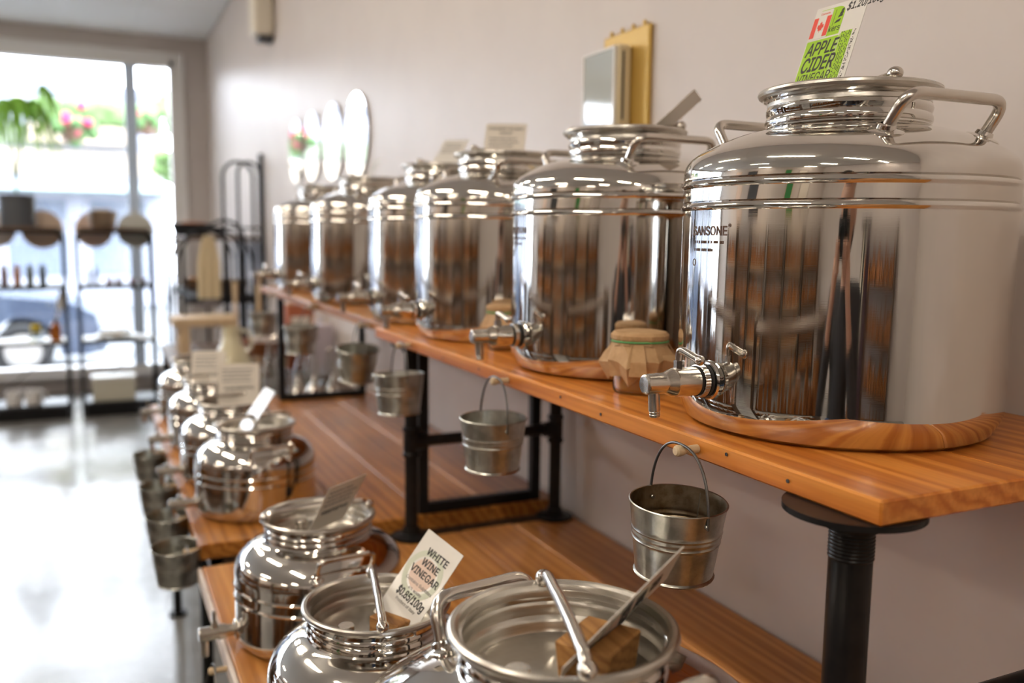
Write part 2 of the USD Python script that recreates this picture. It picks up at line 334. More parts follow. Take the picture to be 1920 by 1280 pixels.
def square_frame(y, x0, x1, z0, z1, label, s=.026):
    t = thing("square_frame", label, "frame", ((x0 + x1) / 2, y, z0)); w = (x1 - x0) / 2; h = z1 - z0
    for sx in (-1, 1): obj("post", bx((sx * w - s / 2, -s / 2, 0), (sx * w + s / 2, s / 2, h), .002), BLACKM, t)
    obj("bottom_rail", bx((-w + s / 2, -s / 2, 0), (w - s / 2, s / 2, s), .002), BLACKM, t)
    obj("top_rail", bx((-w + s / 2, -s / 2, h - s), (w - s / 2, s / 2, h), .002), BLACKM, t)
square_frame(2.055, .727, 1.04, ZT, ZS - .0246, "black square tube frame on the near end of the far counter")
square_frame(3.70, .695, 1.035, ZT, ZS - .0246, "black square tube frame around the glittering bottles at the far end")

# ------------------------------------------------------------------ canisters
def big_body():
    P = [(0, .004), (.160, .004), (.166, .0), (.174, .0012), (.180, .005), (.1838, .0115), (.1852, .0145), (.1862, .0165), (.1888, .0215), (.1905, .0275), (.1916, .0335), (.192, .040)]
    def bead(z, w, a): return [(.192, z - w), (.192 + a * .7, z - w * .5), (.192 + a, z), (.192 + a * .7, z + w * .5), (.192, z + w), (.1908, z + w + .0012), (.192, z + w + .0024)]
    P += [(.192, .15), (.192, .254)] + bead(.2620, .0042, .0024) + [(.192, .278)] + bead(.2880, .0042, .0024)
    P += [(.192, .299), (.1916, .305), (.1902, .3105), (.1878, .3155), (.184, .3205), (.178, .3255), (.170, .3302), (.158, .3370), (.144, .3432), (.128, .3488), (.112, .3530), (.101, .3558), (.097, .3574), (.0942, .3592), (.0936, .3612)]
    P += [(.0955, .3625), (.0962, .366), (.0955, .3695), (.0938, .3725), (.0950, .3755), (.0958, .3790), (.0948, .3825), (.0934, .3850), (.0934, .3890), (.0945, .3905), (.098, .3915), (.0995, .3935), (.0990, .3955), (.092, .3962)]
    return P
def small_body():
    P = [(0, .003), (.122, .003), (.127, 0), (.134, .0015), (.1395, .005), (.1432, .010), (.1456, .016), (.1468, .023), (.147, .03)]
    def bead(z, w, a): return [(.147, z - w), (.147 + a, z), (.147, z + w)]
    P += bead(.088, .003, .0014) + bead(.108, .003, .0014)
    P += [(.147, .126), (.1466, .133), (.1452, .140), (.1425, .147), (.1385, .1535), (.1325, .160), (.125, .1662), (.116, .1715), (.1065, .1755), (.099, .1785), (.0945, .1815), (.0932, .184)]
    P += [(.0942, .186), (.0948, .189), (.0938, .192), (.0928, .194), (.0940, .1965), (.0946, .1995), (.0936, .2025), (.0926, .204), (.0926, .208), (.0948, .2098), (.0955, .2118), (.089, .2125)]
    return P
def lid_profile(rm, H, d):
    """rolled rim and the recessed dish; scaled by rim radius rm, rim top H, dish depth d"""
    s = rm / .106; e = d / .05
    rim = [(.0965, -.0085), (.1015, -.0090), (.1043, -.0075), (.1057, -.0045), (.1050, -.0016), (.1025, 0), (.0985, -.0004), (.0955, -.0026), (.0938, -.007), (.0930, -.0125)]
    wall = [(.0938, -.0165), (.0940, -.0195), (.0925, -.0225), (.0920, -.0265), (.0930, -.0300), (.0928, -.0335), (.0905, -.0365), (.0885, -.0400), (.0878, -.0450), (.0860, -.0485), (.0825, -.05), (0, -.05)]
    return [(r * s, H + z * s) for r, z in rim] + [(r * s, H + z * e) for r, z in wall]
def wrap_text(m, R, az0):
    """wraps flat lettering (x along, y up) round a cylinder of radius R, starting at azimuth az0 and running anticlockwise seen from above"""
    v = m.vertices; a = az0 + v[:, 0] / R; r = R + v[:, 2]
    return tm(np.stack([r * np.cos(a), r * np.sin(a), v[:, 1]], 1), m.faces)

def canister(label, x, y, z, kind, k=1., bar_az=0., handles=(-1.57,), dh=.5, tap=True, letters=False, hr=.0064, tap_az=PI, rise=.0115, hand=None):
    big = kind == "big"
    t = thing("vinegar_canister", label, "canister", (x, y, z + .0003))
    P = [(r * k, q * k) for r, q in (big_body() if big else small_body())]
    body = obj("body", lathe(P, 128), STEEL, t, 24)
    rm, H, d = (.106 * k, .404 * k, .05 * k) if big else (.1014 * k, .221 * k, .042 * k)
    lid = obj("lid", lathe(lid_profile(rm, H, d), 96), BRUSHED, t, 28, label="brushed recessed lid with rolled rim")
    # lifting bar across the mouth
    L = rm - .008; zc = H + .004
    path = fillet([(-L, 0, zc), (-L * .86, 0, zc + rise * .65), (0, 0, zc + rise), (L * .86, 0, zc + rise * .65), (L, 0, zc)], .03, 7)
    br = .0056 if k > .9 or not big else .005
    pts = [mv(tube(path, br, 12), rz=bar_az)]
    for s in (-1, 1):
        pts.append(mv(ball(br * 1.5, (s * L, 0, zc), 2, (1.15, 1, .9)), rz=bar_az)); pts.append(mv(cyl(br * 1.15, .006, (s * L, 0, zc - .0075), 14), rz=bar_az))
    obj("lifting_bar", pts, BAR, t, label="bent steel lifting bar across the lid")
    kz = H - d; ka = bar_az + PI / 2 + .45
    obj("vent_plug", [mv(lathe([(0, 0), (.012, 0), (.012, .002), (.0065, .003), (.0065, .009), (.0105, .0095), (.011, .012), (.011, .0185), (.0102, .0195), (0, .0195)], 24), (.047 * math.cos(ka), .047 * math.sin(ka), kz))], TAPM, t)
    # handles
    for az in handles:
        if big: rf, zf, up, out = .150 * k, .3408 * k, .036 * k, .026 * k
        else: rf, zf, up, out = .137 * k, .1530 * k, .031 * k, .013 * k
        if hand: rf, zf, up, out = hand
        A, B = ((rf * math.cos(az + s * dh), rf * math.sin(az + s * dh), zf) for s in (-1, 1)); o = np.array([math.cos(az), math.sin(az), 0]) * out; u = np.array([0, 0, up])
        r = hr if big else .0042
        pts = fillet([A, np.array(A) + o + u, np.array(B) + o + u, B], .026 * k if big else .014, 9)
        h = obj("handle", tube(pts, r, 14), BAR, t)
        for a_, F in ((az - dh, A), (az + dh, B)):
            tl = .40 if big else .55
            dsc = lathe([(0, -.005), (r * 2.9, -.005), (r * 3.0, -.0008), (r * 2.6, .0008), (r * 1.6, .0022), (r * 1.45, .0065), (r, .0075)], 24)
            obj("foot_plate", mv(mv(dsc, ry=tl), F, rz=a_), STEEL, h)
    if letters:
        R = .1922 * k
        LT = []
        az0 = letters
        LT.append(wrap_text(mv(text("SANSONE", .0102, .0002, True), (0, .2290, 0)), R, az0))
        LT.append(wrap_text(mv(text("®", .005, .0002), (.0688, .2370, 0)), R, az0))
        q = random.Random(3)
        for row_, x1 in ((.2195, .062), (.2105, .044)):
            xx = .004 + (.006 if row_ < .21 else 0)
            while xx < x1:
                w = q.uniform(.0012, .0036); LT.append(wrap_text(mv(bx((0, 0, 0), (w, .0032, .0002)), (xx, row_, 0)), R, az0)); xx += w + q.choice((.0010, .0010, .0034))
        ring = plate(Point(0, 0).buffer(.0042).difference(Point(0, 0).buffer(.0033)), .0002, (.004, .197, 0)); LT.append(wrap_text(ring, R, az0))
        obj("lettering", LT, ENGR, t, False, label="brown etched maker's lettering")
    if tap: make_tap(t, (.192 if big else .147) * k, (.062 if big else .030) * k, tap_az, big)
    return t

def make_tap(t, R, z, az, big):
    """tap along +x from radius R, then turned to azimuth az"""
    T = lambda m: mv(m, rz=az)
    lay = lambda prof, n=36: mv(lathe(prof, n), ry=PI / 2)      # turned about the x axis
    if big:
        body = [(0, R - .006), (.0150, R - .006), (.0150, R + .020), (.0165, R + .0205), (.0168, R + .022), (.0168, R + .050), (.0160, R + .052), (.0150, R + .056), (.0122, R + .062), (.0120, R + .066), (.0118, R + .086), (.0112, R + .0885), (.0090, R + .0900), (0, R + .0905)]
        b = obj("tap", T(mv(lay([(r, x) for r, x in body]), (0, 0, z))), TAPM, t)
        obj("flange", T(mv(lay([(.0150, R - .002), (.0225, R - .002), (.0230, R + .002), (.0215, R + .0045), (.0150, R + .005)]), (0, 0, z))), STEEL, b)
        obj("gasket", T(mv(lay([(.0150, R + .0055), (.0190, R + .0055), (.0190, R + .0095), (.0150, R + .0095)]), (0, 0, z))), RUBBER, b)
        kn = lathe([(.0150, 0), (.0188, .0004), (.0193, .001), (.0193, .0075), (.0188, .008), (.0150, .0085)], 72)
        v = kn.vertices.copy(); a = np.arctan2(v[:, 1], v[:, 0]); w = 1 + .016 * np.sign(np.sin(36 * a + v[:, 2] * 900)); sel = np.hypot(v[:, 0], v[:, 1]) > .0185; v[sel, :2] *= w[sel, None]; kn.vertices = v
        obj("knurled_ring", T(mv(mv(kn, ry=PI / 2), (R + .0102, 0, z))), TAPM, b)
        obj("seal", T(mv(lay([(.0150, R + .0190), (.0176, R + .0190), (.0176, R + .0204), (.0150, R + .0204)]), (0, 0, z))), RUBBER, b)
        sx = R + .077
        sp = [(0, -.038), (.0052, -.038), (.0060, -.0375), (.0060, -.0355), (.0064, -.0350), (.0060, -.0345), (.0060, -.0325), (.0064, -.032), (.0060, -.0315), (.0068, -.030), (.0066, -.006), (0, -.006)]
        obj("spout", T(mv(mv(lathe(sp, 24), ry=.08), (sx, 0, z))), TAPM, b)
        lx = R + .043
        lev = [tube([(0, 0, .0140), (0, 0, .0250)], .0062, 6), tube(fillet([(0, 0, .024), (0, 0, .0385), (-.002, .034, .0300)], .009, 7), [.0045] * 9, 12), ball(.0058, (-.002, .0355, .0296), 2)]
        obj("lever", T(mv(cat_(lev), (lx, 0, z))), BAR, b)
    else:
        body = [(0, R - .004), (.0105, R - .004), (.0105, R + .016), (.0128, R + .0165), (.0128, R + .030), (.0110, R + .0305), (.0110, R + .034), (.0122, R + .0345), (.0122, R + .060), (.0108, R + .062), (0, R + .0622)]
        b = obj("tap", T(mv(lay(body), (0, 0, z))), TAPM, t)
        obj("flange", T(mv(lay([(.0105, R - .002), (.0175, R - .002), (.0180, R + .002), (.0105, R + .004)]), (0, 0, z))), STEEL, b)
        obj("spout", T(mv(lathe([(0, -.040), (.0056, -.040), (.0064, -.038), (.0064, -.006), (0, -.006)], 20), (R + .052, 0, z))), TAPM, b)
        wing = rbox((.006, .012, .026), .0028)
        obj("lever", T(mv(cat_([mv(wing, (0, 0, .026), rx=.25), cyl(.006, .012, (0, 0, .008), 16)]), (R + .036, 0, z))), TAPM, b)

BIG = [("largest and nearest polished steel canister, holding the lime green apple cider sign", .836, .826, 2.35, True),
       ("second big steel canister on the shelf, between the two paper covered jars", .833, 1.321, 2.2, True),
       ("third big steel canister on the shelf, with a cream price card standing on its lid", .833, 1.828, .5, False),
       ("fourth steel canister on the shelf, partly hidden, with a crumpled white card on top", .842, 2.225, .6, False),
       ("fifth steel canister on the shelf, below the widest bright wall mirror", .835, 2.872, .7, False),
       ("farthest big steel canister on the shelf, closest to the black arched rack", .835, 3.50, .7, False)]
for k, (lab, x, y, ba, let) in enumerate(BIG):
    canister(lab, x, y, ZS, "big", bar_az=(-1.86 if k == 0 else ba), handles=(-1.6, 1.6), letters=2.90 if let else None, rise=-.004)
KA = .955
A0 = (.3573, .6464)
canister("nearest open steel canister at the bottom edge, its white card tilted almost edge-on", *A0, ZN, "big", k=KA, bar_az=1.275, handles=(1.745, -1.4), dh=.4765, tap=True, hand=(.1225, .3345, .041, .018))
canister("open steel canister at the bottom holding the white wine vinegar card", .334, 1.131, ZN, "small", bar_az=1.36, handles=(1.75, -1.4), dh=.36)
canister("open steel canister whose tap overhangs the pale counter edge, with a pinkish card", .349, 1.543, ZN, "small", bar_az=.04, handles=(-1.46, 1.75), dh=.36)
for lab, x, y, ba in (("small open steel canister at the far counter's near end, bright slanted card in its mouth", .356, 2.268, .35),
                      ("small steel canister behind a wide cream card, second on the far counter", .350, 2.60, .1),
                      ("small steel canister with a cream handwritten card, third on the far counter", .350, 3.02, .4),
                      ("farthest small steel canister at the end of the far counter", .350, 3.50, .3)):
    canister(lab, x, y, ZT, "small", bar_az=ba, handles=(-1.46, 1.75), dh=.36)

# ------------------------------------------------------------------ drip buckets on wooden pegs
def bucket(label, x, y, zrim, k=1., tiltx=0., tilty=0., rz=0., peg=None, group="drip buckets on the upper shelf edge", apex=.072, inner=GALVIN, hang=None, hook=None):
    t = thing("drip_bucket", label, "bucket", (x, y, zrim), group=None)
    R0, R1, h = .0440 * k, .0548 * k, .084 * k
    def rad(q): return R0 + (R1 - R0) * q
    P = [(0, -h + .004), (R0 - .001, -h + .004), (R0 - .0008, -h), (R0 + .0018, -h - .0004), (R0 + .0024, -h + .0012), (R0 + .0014, -h + .0026), (R0 + .0004, -h + .0034)]
    for q in np.linspace(.06, 1, 48):
        b = .0010 * max(0, math.sin((q - .50) / .22 * 3 * 2 * PI)) if .50 < q < .72 else 0
        P.append((rad(q) + b, -h + h * q))
    P += [(R1 + .0012, .0006), (R1 + .0014, .0018), (R1 + .0004, .0028), (R1 - .0008, .0022)]
    T = lambda m: mv(mv(m, rx=tiltx, ry=tilty), rz=rz)
    shell = lathe(P, 72)
    v = shell.vertices.copy(); a = np.arctan2(v[:, 1], v[:, 0]); sel = (v[:, 2] < -h + .003) & (np.hypot(v[:, 0], v[:, 1]) > R0)
    v[sel] *= (1 + .006 * np.sin(40 * a[sel]))[:, None] * np.array([[1, 1, 0]]) + np.array([[0, 0, 1]]); shell.vertices = v
    obj("pail", T(shell), GALV, t, 40)
    IN = [(R1 - .0008, .0022)] + [(rad(q) - .0010 + (.0010 * max(0, math.sin((q - .50) / .22 * 3 * 2 * PI)) if .50 < q < .72 else 0), -h + h * q) for q in np.linspace(.985, .07, 40)] + [(0, -h + .0052)]
    obj("inner_wall", T(lathe(IN, 72)), inner, t, 40)
    seam = tube([(rad(.05) * .9, rad(.05) * .43, -h * .95), (rad(.97) * .9, rad(.97) * .43, -h * .03)], .0012, 6)
    obj("seam", T(seam), GALV, t)
    ez = -.0105 * k; er = rad(.87)
    ears = []
    for s in (-1, 1):
        ears += [mv(cyl(.0032, .0032, n=12, ch=.001), (0, s * (er - .0006), ez), rx=-s * PI / 2), mv(cyl(.0030, .0020, n=12, ch=.0008), (0, s * (er - .0030), ez), rx=s * PI / 2)]
    obj("rivet", T(cat_(ears[:2])), GALV, t); obj("rivet", T(cat_(ears[2:])), GALV, t)
    e2 = np.array([0, er + .0022, ez]); A = T(tm([e2, e2 * [1, -1, 1]], [[0, 1, 0]])).vertices
    top = np.array(hang, float) - [x, y, zrim]
    mid = (A[0] + A[1]) / 2; half = (A[0] - A[1]) / 2; up = top - mid
    arc = []
    for q in np.linspace(0, PI, 33):
        c, s_ = math.cos(q), math.sin(q); arc.append(mid + half * (abs(c) ** .82) * (1 if c >= 0 else -1) + up * s_ ** .95)
    arc = [A[0] + (0, 0, -.003)] + arc + [A[1] + (0, 0, -.003)]
    obj("bail", tube(arc, .00165, 8), WIRE, t)
    return t
def peg(label, x, y, z):
    t = thing("wooden_peg", label, "peg", (x, y, z))
    obj("peg", mv(lathe([(0, 0), (.0050, 0), (.0048, .010), (.0042, .016), (.0056, .020), (.0066, .025), (.0064, .029), (.0045, .031), (0, .0315)], 20), ry=-PI / 2), PALEW, t)

BK = [("nearest tin bucket hanging under the apple cider canister's tap, brown stained inside", .592, .806, -.300, .616, -.244, .06, GALVIN),
      ("second tin bucket from the front along the shelf, below the middle of the board", .590, 1.318, -.303, .616, -.248, .02, GALV),
      ("third tin bucket along the shelf, hanging in front of the black pipe leg", .590, 1.820, -.303, .616, -.248, -.05, GALV),
      ("fourth tin bucket along the shelf, tilted, just past the board joint", .622, 2.262, -.304, .655, -.250, .16, GALV),
      ("fifth tin bucket along the shelf, hanging before the glittering bottles", .600, 2.86, -.303, .655, -.250, .05, GALV),
      ("farthest tin bucket along the shelf, near the wooden brushes", .585, 3.47, -.310, .635, -.250, -.04, GALV)]
names = ["nearest", "second", "third", "fourth", "fifth", "farthest"]
for (lab, x, y, zr, xe, zp, tl, inn), nm in zip(BK, names):
    pz = ZC - .2402
    bucket(lab, x, y, ZC + zr, tiltx=tl, inner=inn, hang=(xe - .022, y, pz + .0068))
    peg(f"turned wooden peg in the shelf edge holding the {nm} bucket", xe, y, pz)
for lab, y, z in (("tin bucket hanging low at the near left corner of the far counter", 1.985, -.672), ("tin bucket below the second tap from the near end of the far counter", 2.30, -.674),
                  ("tin bucket below the third tap of the far counter, over the bright floor", 2.62, -.684), ("farthest tin bucket hanging off the left edge of the far counter", 3.04, -.690)):
    y2 = max(y, 2.05)
    bucket(lab, .146, y2, ZC + z - .03, tiltx=.05, k=.98, inner=GALV, hang=(.168, y2, ZT - .0105))
    peg("turned wooden peg in the counter edge holding the " + lab.split(" hanging")[0].split(" below")[0] + f" at {'the near corner' if y < 2.1 else 'the second tap' if y < 2.4 else 'the third tap' if y < 2.8 else 'the far end'}", .1905, y2, ZT - .0175)
bucket("tin bucket hanging low on the pale counter edge below the elbow tap, mostly cut off", .142, 1.50, ZC - .815, k=.98, inner=GALV, hang=(.160, 1.50, ZN - .0105))
peg("turned wooden peg in the pale counter edge holding the cut-off bucket", .181, 1.50, ZN - .0175)

# ------------------------------------------------------------------ honey jars with kraft paper covers
def paper_jar(label, x, y, rz, seed):
    t = thing("paper_covered_jar", label, "jar", (x, y, ZS), rz)
    q = random.Random(seed)
    obj("glass_jar", lathe([(0, .001), (.033, .001), (.0355, 0), (.0375, .003), (.0385, .008), (.0385, .058), (.037, .066), (.0335, .071), (.0335, .080), (.0315, .080), (.0315, .071), (.035, .065), (.0362, .058), (.0362, .009), (.034, .004), (0, .004)], 48), GLASS, t)
    obj("honey", lathe([(0, .0045), (.0335, .0045), (.0358, .0095), (.0358, .056), (0, .0562)], 40), HONEY, t)
    ph = [q.uniform(0, 6.28) for _ in range(4)]
    n, V, F = 96, [(0, 0, .0908)], []
    top = lambda a: .0011 * abs(math.sin(7 * a + ph[0])) + .0007 * abs(math.sin(12 * a + ph[1]))
    for i in range(n):
        a = 2 * PI * i / n
        for rr, z in ((.030, .0905), (.0385, .0890), (.0412 + top(a), .0850), (.0402 + top(a) * 1.4, .0795), (.0386 + top(a) * .5, .0752), (.0398 + top(a) * 1.2, .0712)): V.append((rr * math.cos(a), rr * math.sin(a), z))
    for i in range(n):
        j = (i + 1) % n; F.append((0, 1 + i * 6, 1 + j * 6))
        for k in range(5): F += [(1 + i * 6 + k, 1 + i * 6 + k + 1, 1 + j * 6 + k + 1), (1 + i * 6 + k, 1 + j * 6 + k + 1, 1 + j * 6 + k)]
    # folded skirt: flat facets between ridge and valley pleats, four sheet corners hanging lower
    m_ = 16; ang = [2 * PI * i / m_ + q.uniform(-.10, .10) for i in range(m_)]; off = len(V)
    for i, a in enumerate(ang):
        corner = i % 4 == 1; ridge = i % 2 == 1
        rp = q.uniform(.057, .063) if corner else q.uniform(.051, .056) if ridge else q.uniform(.046, .050)
        zp = q.uniform(.040, .046) if corner else q.uniform(.044, .052)
        rb = q.uniform(.044, .050) if ridge else q.uniform(.0405, .043); zb = q.uniform(.014, .020) if corner else q.uniform(.020, .034)
        for rr, z in ((.0398, .0716), (.0398 * .45 + rp * .55, .058), (rp, zp), (rb, zb)): V.append((rr * math.cos(a), rr * math.sin(a), z))
    for i in range(m_):
        j = (i + 1) % m_
        for k in range(3): a0, b0 = off + i * 4 + k, off + j * 4 + k; F += [(a0, a0 + 1, b0 + 1), (a0, b0 + 1, b0)]
    # the one wide flap folded over the front
    for a in (3.75, 5.3):
        c = np.array([math.cos(a), math.sin(a), 0]); d = np.array([-math.sin(a), math.cos(a), 0]); o2 = len(V)
        for rr, z, w in ((.0412, .0735, .007), (.0555, .050, .011), (.0575, .030, .013)): V += list(map(tuple, (c * rr - d * w + [0, 0, z], c * rr + d * w + [0, 0, z])))
        for k in range(2): F += [(o2 + 2 * k, o2 + 2 * k + 2, o2 + 2 * k + 3), (o2 + 2 * k, o2 + 2 * k + 3, o2 + 2 * k + 1)]
    obj("paper_cover", tm(V, F), KRAFT, t, 14)
    band = [(.0408 * math.cos(a), .0408 * math.sin(a), .0752 + .0012 * math.sin(a + ph[0])) for a in np.linspace(0, 2 * PI, 49)]
    obj("rubber_band", tube(band, .0014, 8, False), GREENB, t, True)
    return t
paper_jar("amber honey jar with kraft paper cover and green band, beside the nearest canister's tap", .722, 1.090, .35, 5)
paper_jar("honey jar with kraft paper cover, the farther of two, beside the second canister's tap", .745, 1.60, .95, 9)

# ------------------------------------------------------------------ signs and price cards
def card_matrix(p):
    x, y, z, yaw, tilt, roll = p
    u = np.array([math.sin(yaw), -math.cos(yaw), 0]); n = np.array([-math.cos(yaw), -math.sin(yaw), 0]); v = np.array([0, 0, 1.])
    v2 = v * math.cos(tilt) - n * math.sin(tilt); n2 = np.cross(u, v2); u3 = u * math.cos(roll) + v2 * math.sin(roll); v3 = np.cross(n2, u3)
    m = np.eye(4); m[:3, 0], m[:3, 1], m[:3, 2], m[:3, 3] = u3, v3, n2, (x, y, z + ZC); return m
def card(name, label, pose, W, H, paper=PAPER, low=0.0, thick=.0008):
    t = thing(name, label, "sign", matrix=card_matrix(pose))
    obj("paper", plate(sbox(-W / 2, -low, W / 2, H).buffer(-.0012).buffer(.0012, 4), thick, (0, 0, -thick)), paper, t, False)
    return t
def scribble(w, h, seed, at, r=.0006):
    q = random.Random(seed); P = []
    n = int(w / (h * .55)); x = 0
    for i in range(n * 6): P.append((at[0] + w * i / (n * 6), at[1] + h * (.5 + .45 * math.sin(i * 1.9 + q.uniform(-.6, .6))), .0003))
    return tube(P, r, 5)
def lines(W, y0, rows, dy, h, seed, x0=None):
    q = random.Random(seed); out = []
    for k in range(rows):
        x = -W / 2 if x0 is None else x0; x1 = x + W * q.uniform(.75, 1.)
        while x < x1:
            w = q.uniform(.002, .008); out.append(bx((x, y0 - k * dy, 0), (min(x + w, x1), y0 - k * dy + h, .0002))); x += w + .0016
    return out
# apple cider sign
W, H = .075, .105
t = card("apple_cider_sign", "lime green apple cider vinegar sign with a small flag, standing in the nearest canister", (.8078, .8464, .193, .1202, .4324, .0477), W, H, low=.055)
E3 = .0002
def rect(x0, y0, x1, y1, z=E3, rnd=0):
    p = sbox(x0, y0, x1, y1)
    if rnd: p = p.buffer(-rnd).buffer(rnd, 6)
    return plate(p, z)
obj("green_panel", [rect(-.0365, -.05, .0085, .0565), rect(.0120, -.05, .0275, .0600), rect(.0092, -.05, .0100, .0565), rect(.0106, -.05, .0113, .0580),
                    plate(sbox(-.0365, .0590, .0075, .1000).buffer(-.011).buffer(.011, 10).union(sbox(-.0365, .0590, .0075, .080)), E3)], LIME, t, False)
obj("flag_sticker", rect(-.0370, .0590, -.0105, .0990, .00035, .002), PAPER, t, False)
leaf = np.array([(0, -1), (.08, -.55), (.5, -.6), (.42, -.38), (.9, .05), (.72, .12), (.8, .42), (.5, .36), (.42, .5), (.2, .3), (.3, .78), (.14, .7), (0, 1)])
leaf = np.vstack([leaf, leaf[::-1][1:-1] * [-1, 1]])
obj("flag_print", [mv(rect(-.0365, .0610, -.0300, .0900), (0, 0, .00035)), mv(rect(-.0175, .0610, -.0110, .0900), (0, 0, .00035)), plate(Polygon(leaf * [.0056, .0085] + [-.0238, .0755]), E3, (0, 0, .00035)),
                   text("Canada", .0028, E3, at=(-.0285, .0930, .00035))], RED, t, False)
ink = [text("APPLE", .0180, .0002, True, (-.0338, .0345, E3), sx=.58, shear=.12), text("CIDER", .0195, .0002, True, (-.0345, .0115, E3), sx=.57, shear=.12), text("VINEGAR", .0130, .0002, False, (-.0350, -.0050, E3), sx=.60, shear=.1),
       text("kers", .0085, .0002, False, (-.0098, .0645, E3), sx=.72)]
ink.append(plate(Polygon([(-.004, .0755), (.0035, .077), (.0045, .081), (-.001, .0795)]), .0002, (0, 0, E3)))
for k in range(3): ink.append(plate(Polygon([(-.0005 + .001 * k, .0830 + .0040 * k), (.0058, .0845 + .0040 * k), (.0050, .0880 + .0040 * k), (.0005 + .001 * k, .0864 + .0040 * k)]), .0002, (0, 0, E3)))
ink.append(rect(-.0062, .073, -.0058, .096, .0004))
q = random.Random(8)
yy = -.045
while yy < .058:                                           # small print, set sideways in narrow columns
    for cx, w in ((.0138, .0009), (.0165, .0009), (.0190, .0008), (.0212, .0008), (.0235, .0008), (.0258, .0008)):
        if q.random() < .62: ink.append(mv(bx((cx, yy, 0), (cx + w, yy + .0016, .0002)), (0, 0, E3)))
    for cx in (.0292, .0302, .0312, .0322):
        if q.random() < .55: ink.append(mv(bx((cx, yy, 0), (cx + .0008, yy + .0012, .0002)), (0, 0, 0)))
    yy += .0021
obj("lettering", ink, INK, t, False)
price = [mv(text("$1.20/100g", .0105, .0002, True, (0, 0, 0), sx=.62, shear=.15), (-.001 + .0095, .0905, 0), rz=.02)]
obj("handwritten_price", price, INK, t, False)

# white wine vinegar card in its slotted block
W, H = .0768, .1126
PB = (.3574, 1.1058, -.5108, .4982, .5733, -.302)
t = card("white_wine_vinegar_card", "white wine vinegar card with pale green and peach rings, leaning out of its canister", PB, W, H, low=.022)
cc = (-.002, .058)
obj("green_ring", plate(Point(cc).buffer(.0345, 32).difference(Point(cc).buffer(.0260, 32)), .0002), SAGE, t, False)
obj("peach_disc", plate(Point(cc).buffer(.0225, 32), .0002), PEACH, t, False)
g = .00025
obj("lettering", [text("WHITE", .0098, .0003, True, (0.004, .0840, g), True, .95), text("WINE", .0098, .0003, True, (.002, .0690, g), True, .95), text("VINEGAR", .0098, .0003, True, (.002, .0540, g), True, .95)], INK, t, False)
obj("small_print", [text("Contains Sulphites", .0046, .0002, False, (.003, .0425, g), True), text("6% acidity", .0040, .0002, False, (.003, .0330, g), True), text("Product of Italy", .0042, .0002, False, (.002, .0110, g), True)], INKG, t, False)
obj("handwritten_price", text("$0.85/100g", .0110, .0004, True, (.003, .0190, g), True, .66, .08), INK, t, False)

def slot_block(label, pose, size=(.055, .030, .030), off=(0, 0, 0), base=None, wedge=0.0):
    x, y, z, yaw = pose[:4]
    u = np.array([math.sin(yaw), -math.cos(yaw)]); az = math.atan2(u[1], u[0])
    t = thing("card_block", label, "wooden block", (x + off[0], y + off[1], base), az)
    L, D, Hh = size
    for s in (-1, 1):
        b = rbox((L, D / 2 - .0012, Hh), .0014, (0, s * (D / 4 + .0006), Hh / 2 + .0002)); v = b.vertices.copy(); v[:, 1] -= (v[:, 2] - Hh / 2) * .55 * 0; b.vertices = v
        obj("jaw", b, BLOCK, t)
    obj("base", rbox((L, .0030, .006), .0006, (0, 0, .0034)), BLOCK, t)
lidz = lambda zbase, big, k=1.: zbase + ((.404 * k - .05 * k) if big else (.221 - .042)) + .0008
slot_block("small slotted oak block holding the white wine vinegar card", PB, (.054, .034, .026), (-.010, -.002, 0), lidz(ZN, False))

# nearest card, seen almost edge on
PA = (.3482, .6319, -.3767, 2.1353, -.6197, -.7943)
W, H = .112, .1444
t = card("price_card", "white laminated price card leaning steeply, seen almost edge-on, from the nearest open canister", PA, W, H, low=.0)
obj("green_ring", plate(Point(0, .075).buffer(.040, 32).difference(Point(0, .075).buffer(.031, 32)), .0002), SAGE, t, False)
obj("peach_disc", plate(Point(0, .075).buffer(.026, 32), .0002), PEACH, t, False)
obj("lettering", [text("RED", .013, .0003, True, (0, .112, g), True), text("WINE", .013, .0003, True, (0, .092, g), True), text("VINEGAR", .013, .0003, True, (0, .072, g), True)], INK, t, False)
obj("small_print", lines(.075, .058, 2, .010, .0036, 2) + lines(.06, .02, 1, .01, .0036, 5), INKG, t, False)
tb = thing("card_block", "larger split oak block in the nearest canister, holding the edge-on card", "wooden block", (.386, .634, lidz(ZN, True, KA)), .56)
for s in (-1, 1):
    b = rbox((.062, .022, .036), .0016, (0, s * .0135, .0182)); v = b.vertices.copy(); v[:, 1] += (v[:, 2] - .018) * .12 * s; b.vertices = v
    obj("jaw", b, BLOCK, tb)
obj("base", rbox((.062, .0052, .010), .0008, (0, 0, .0054)), BLOCK, tb)

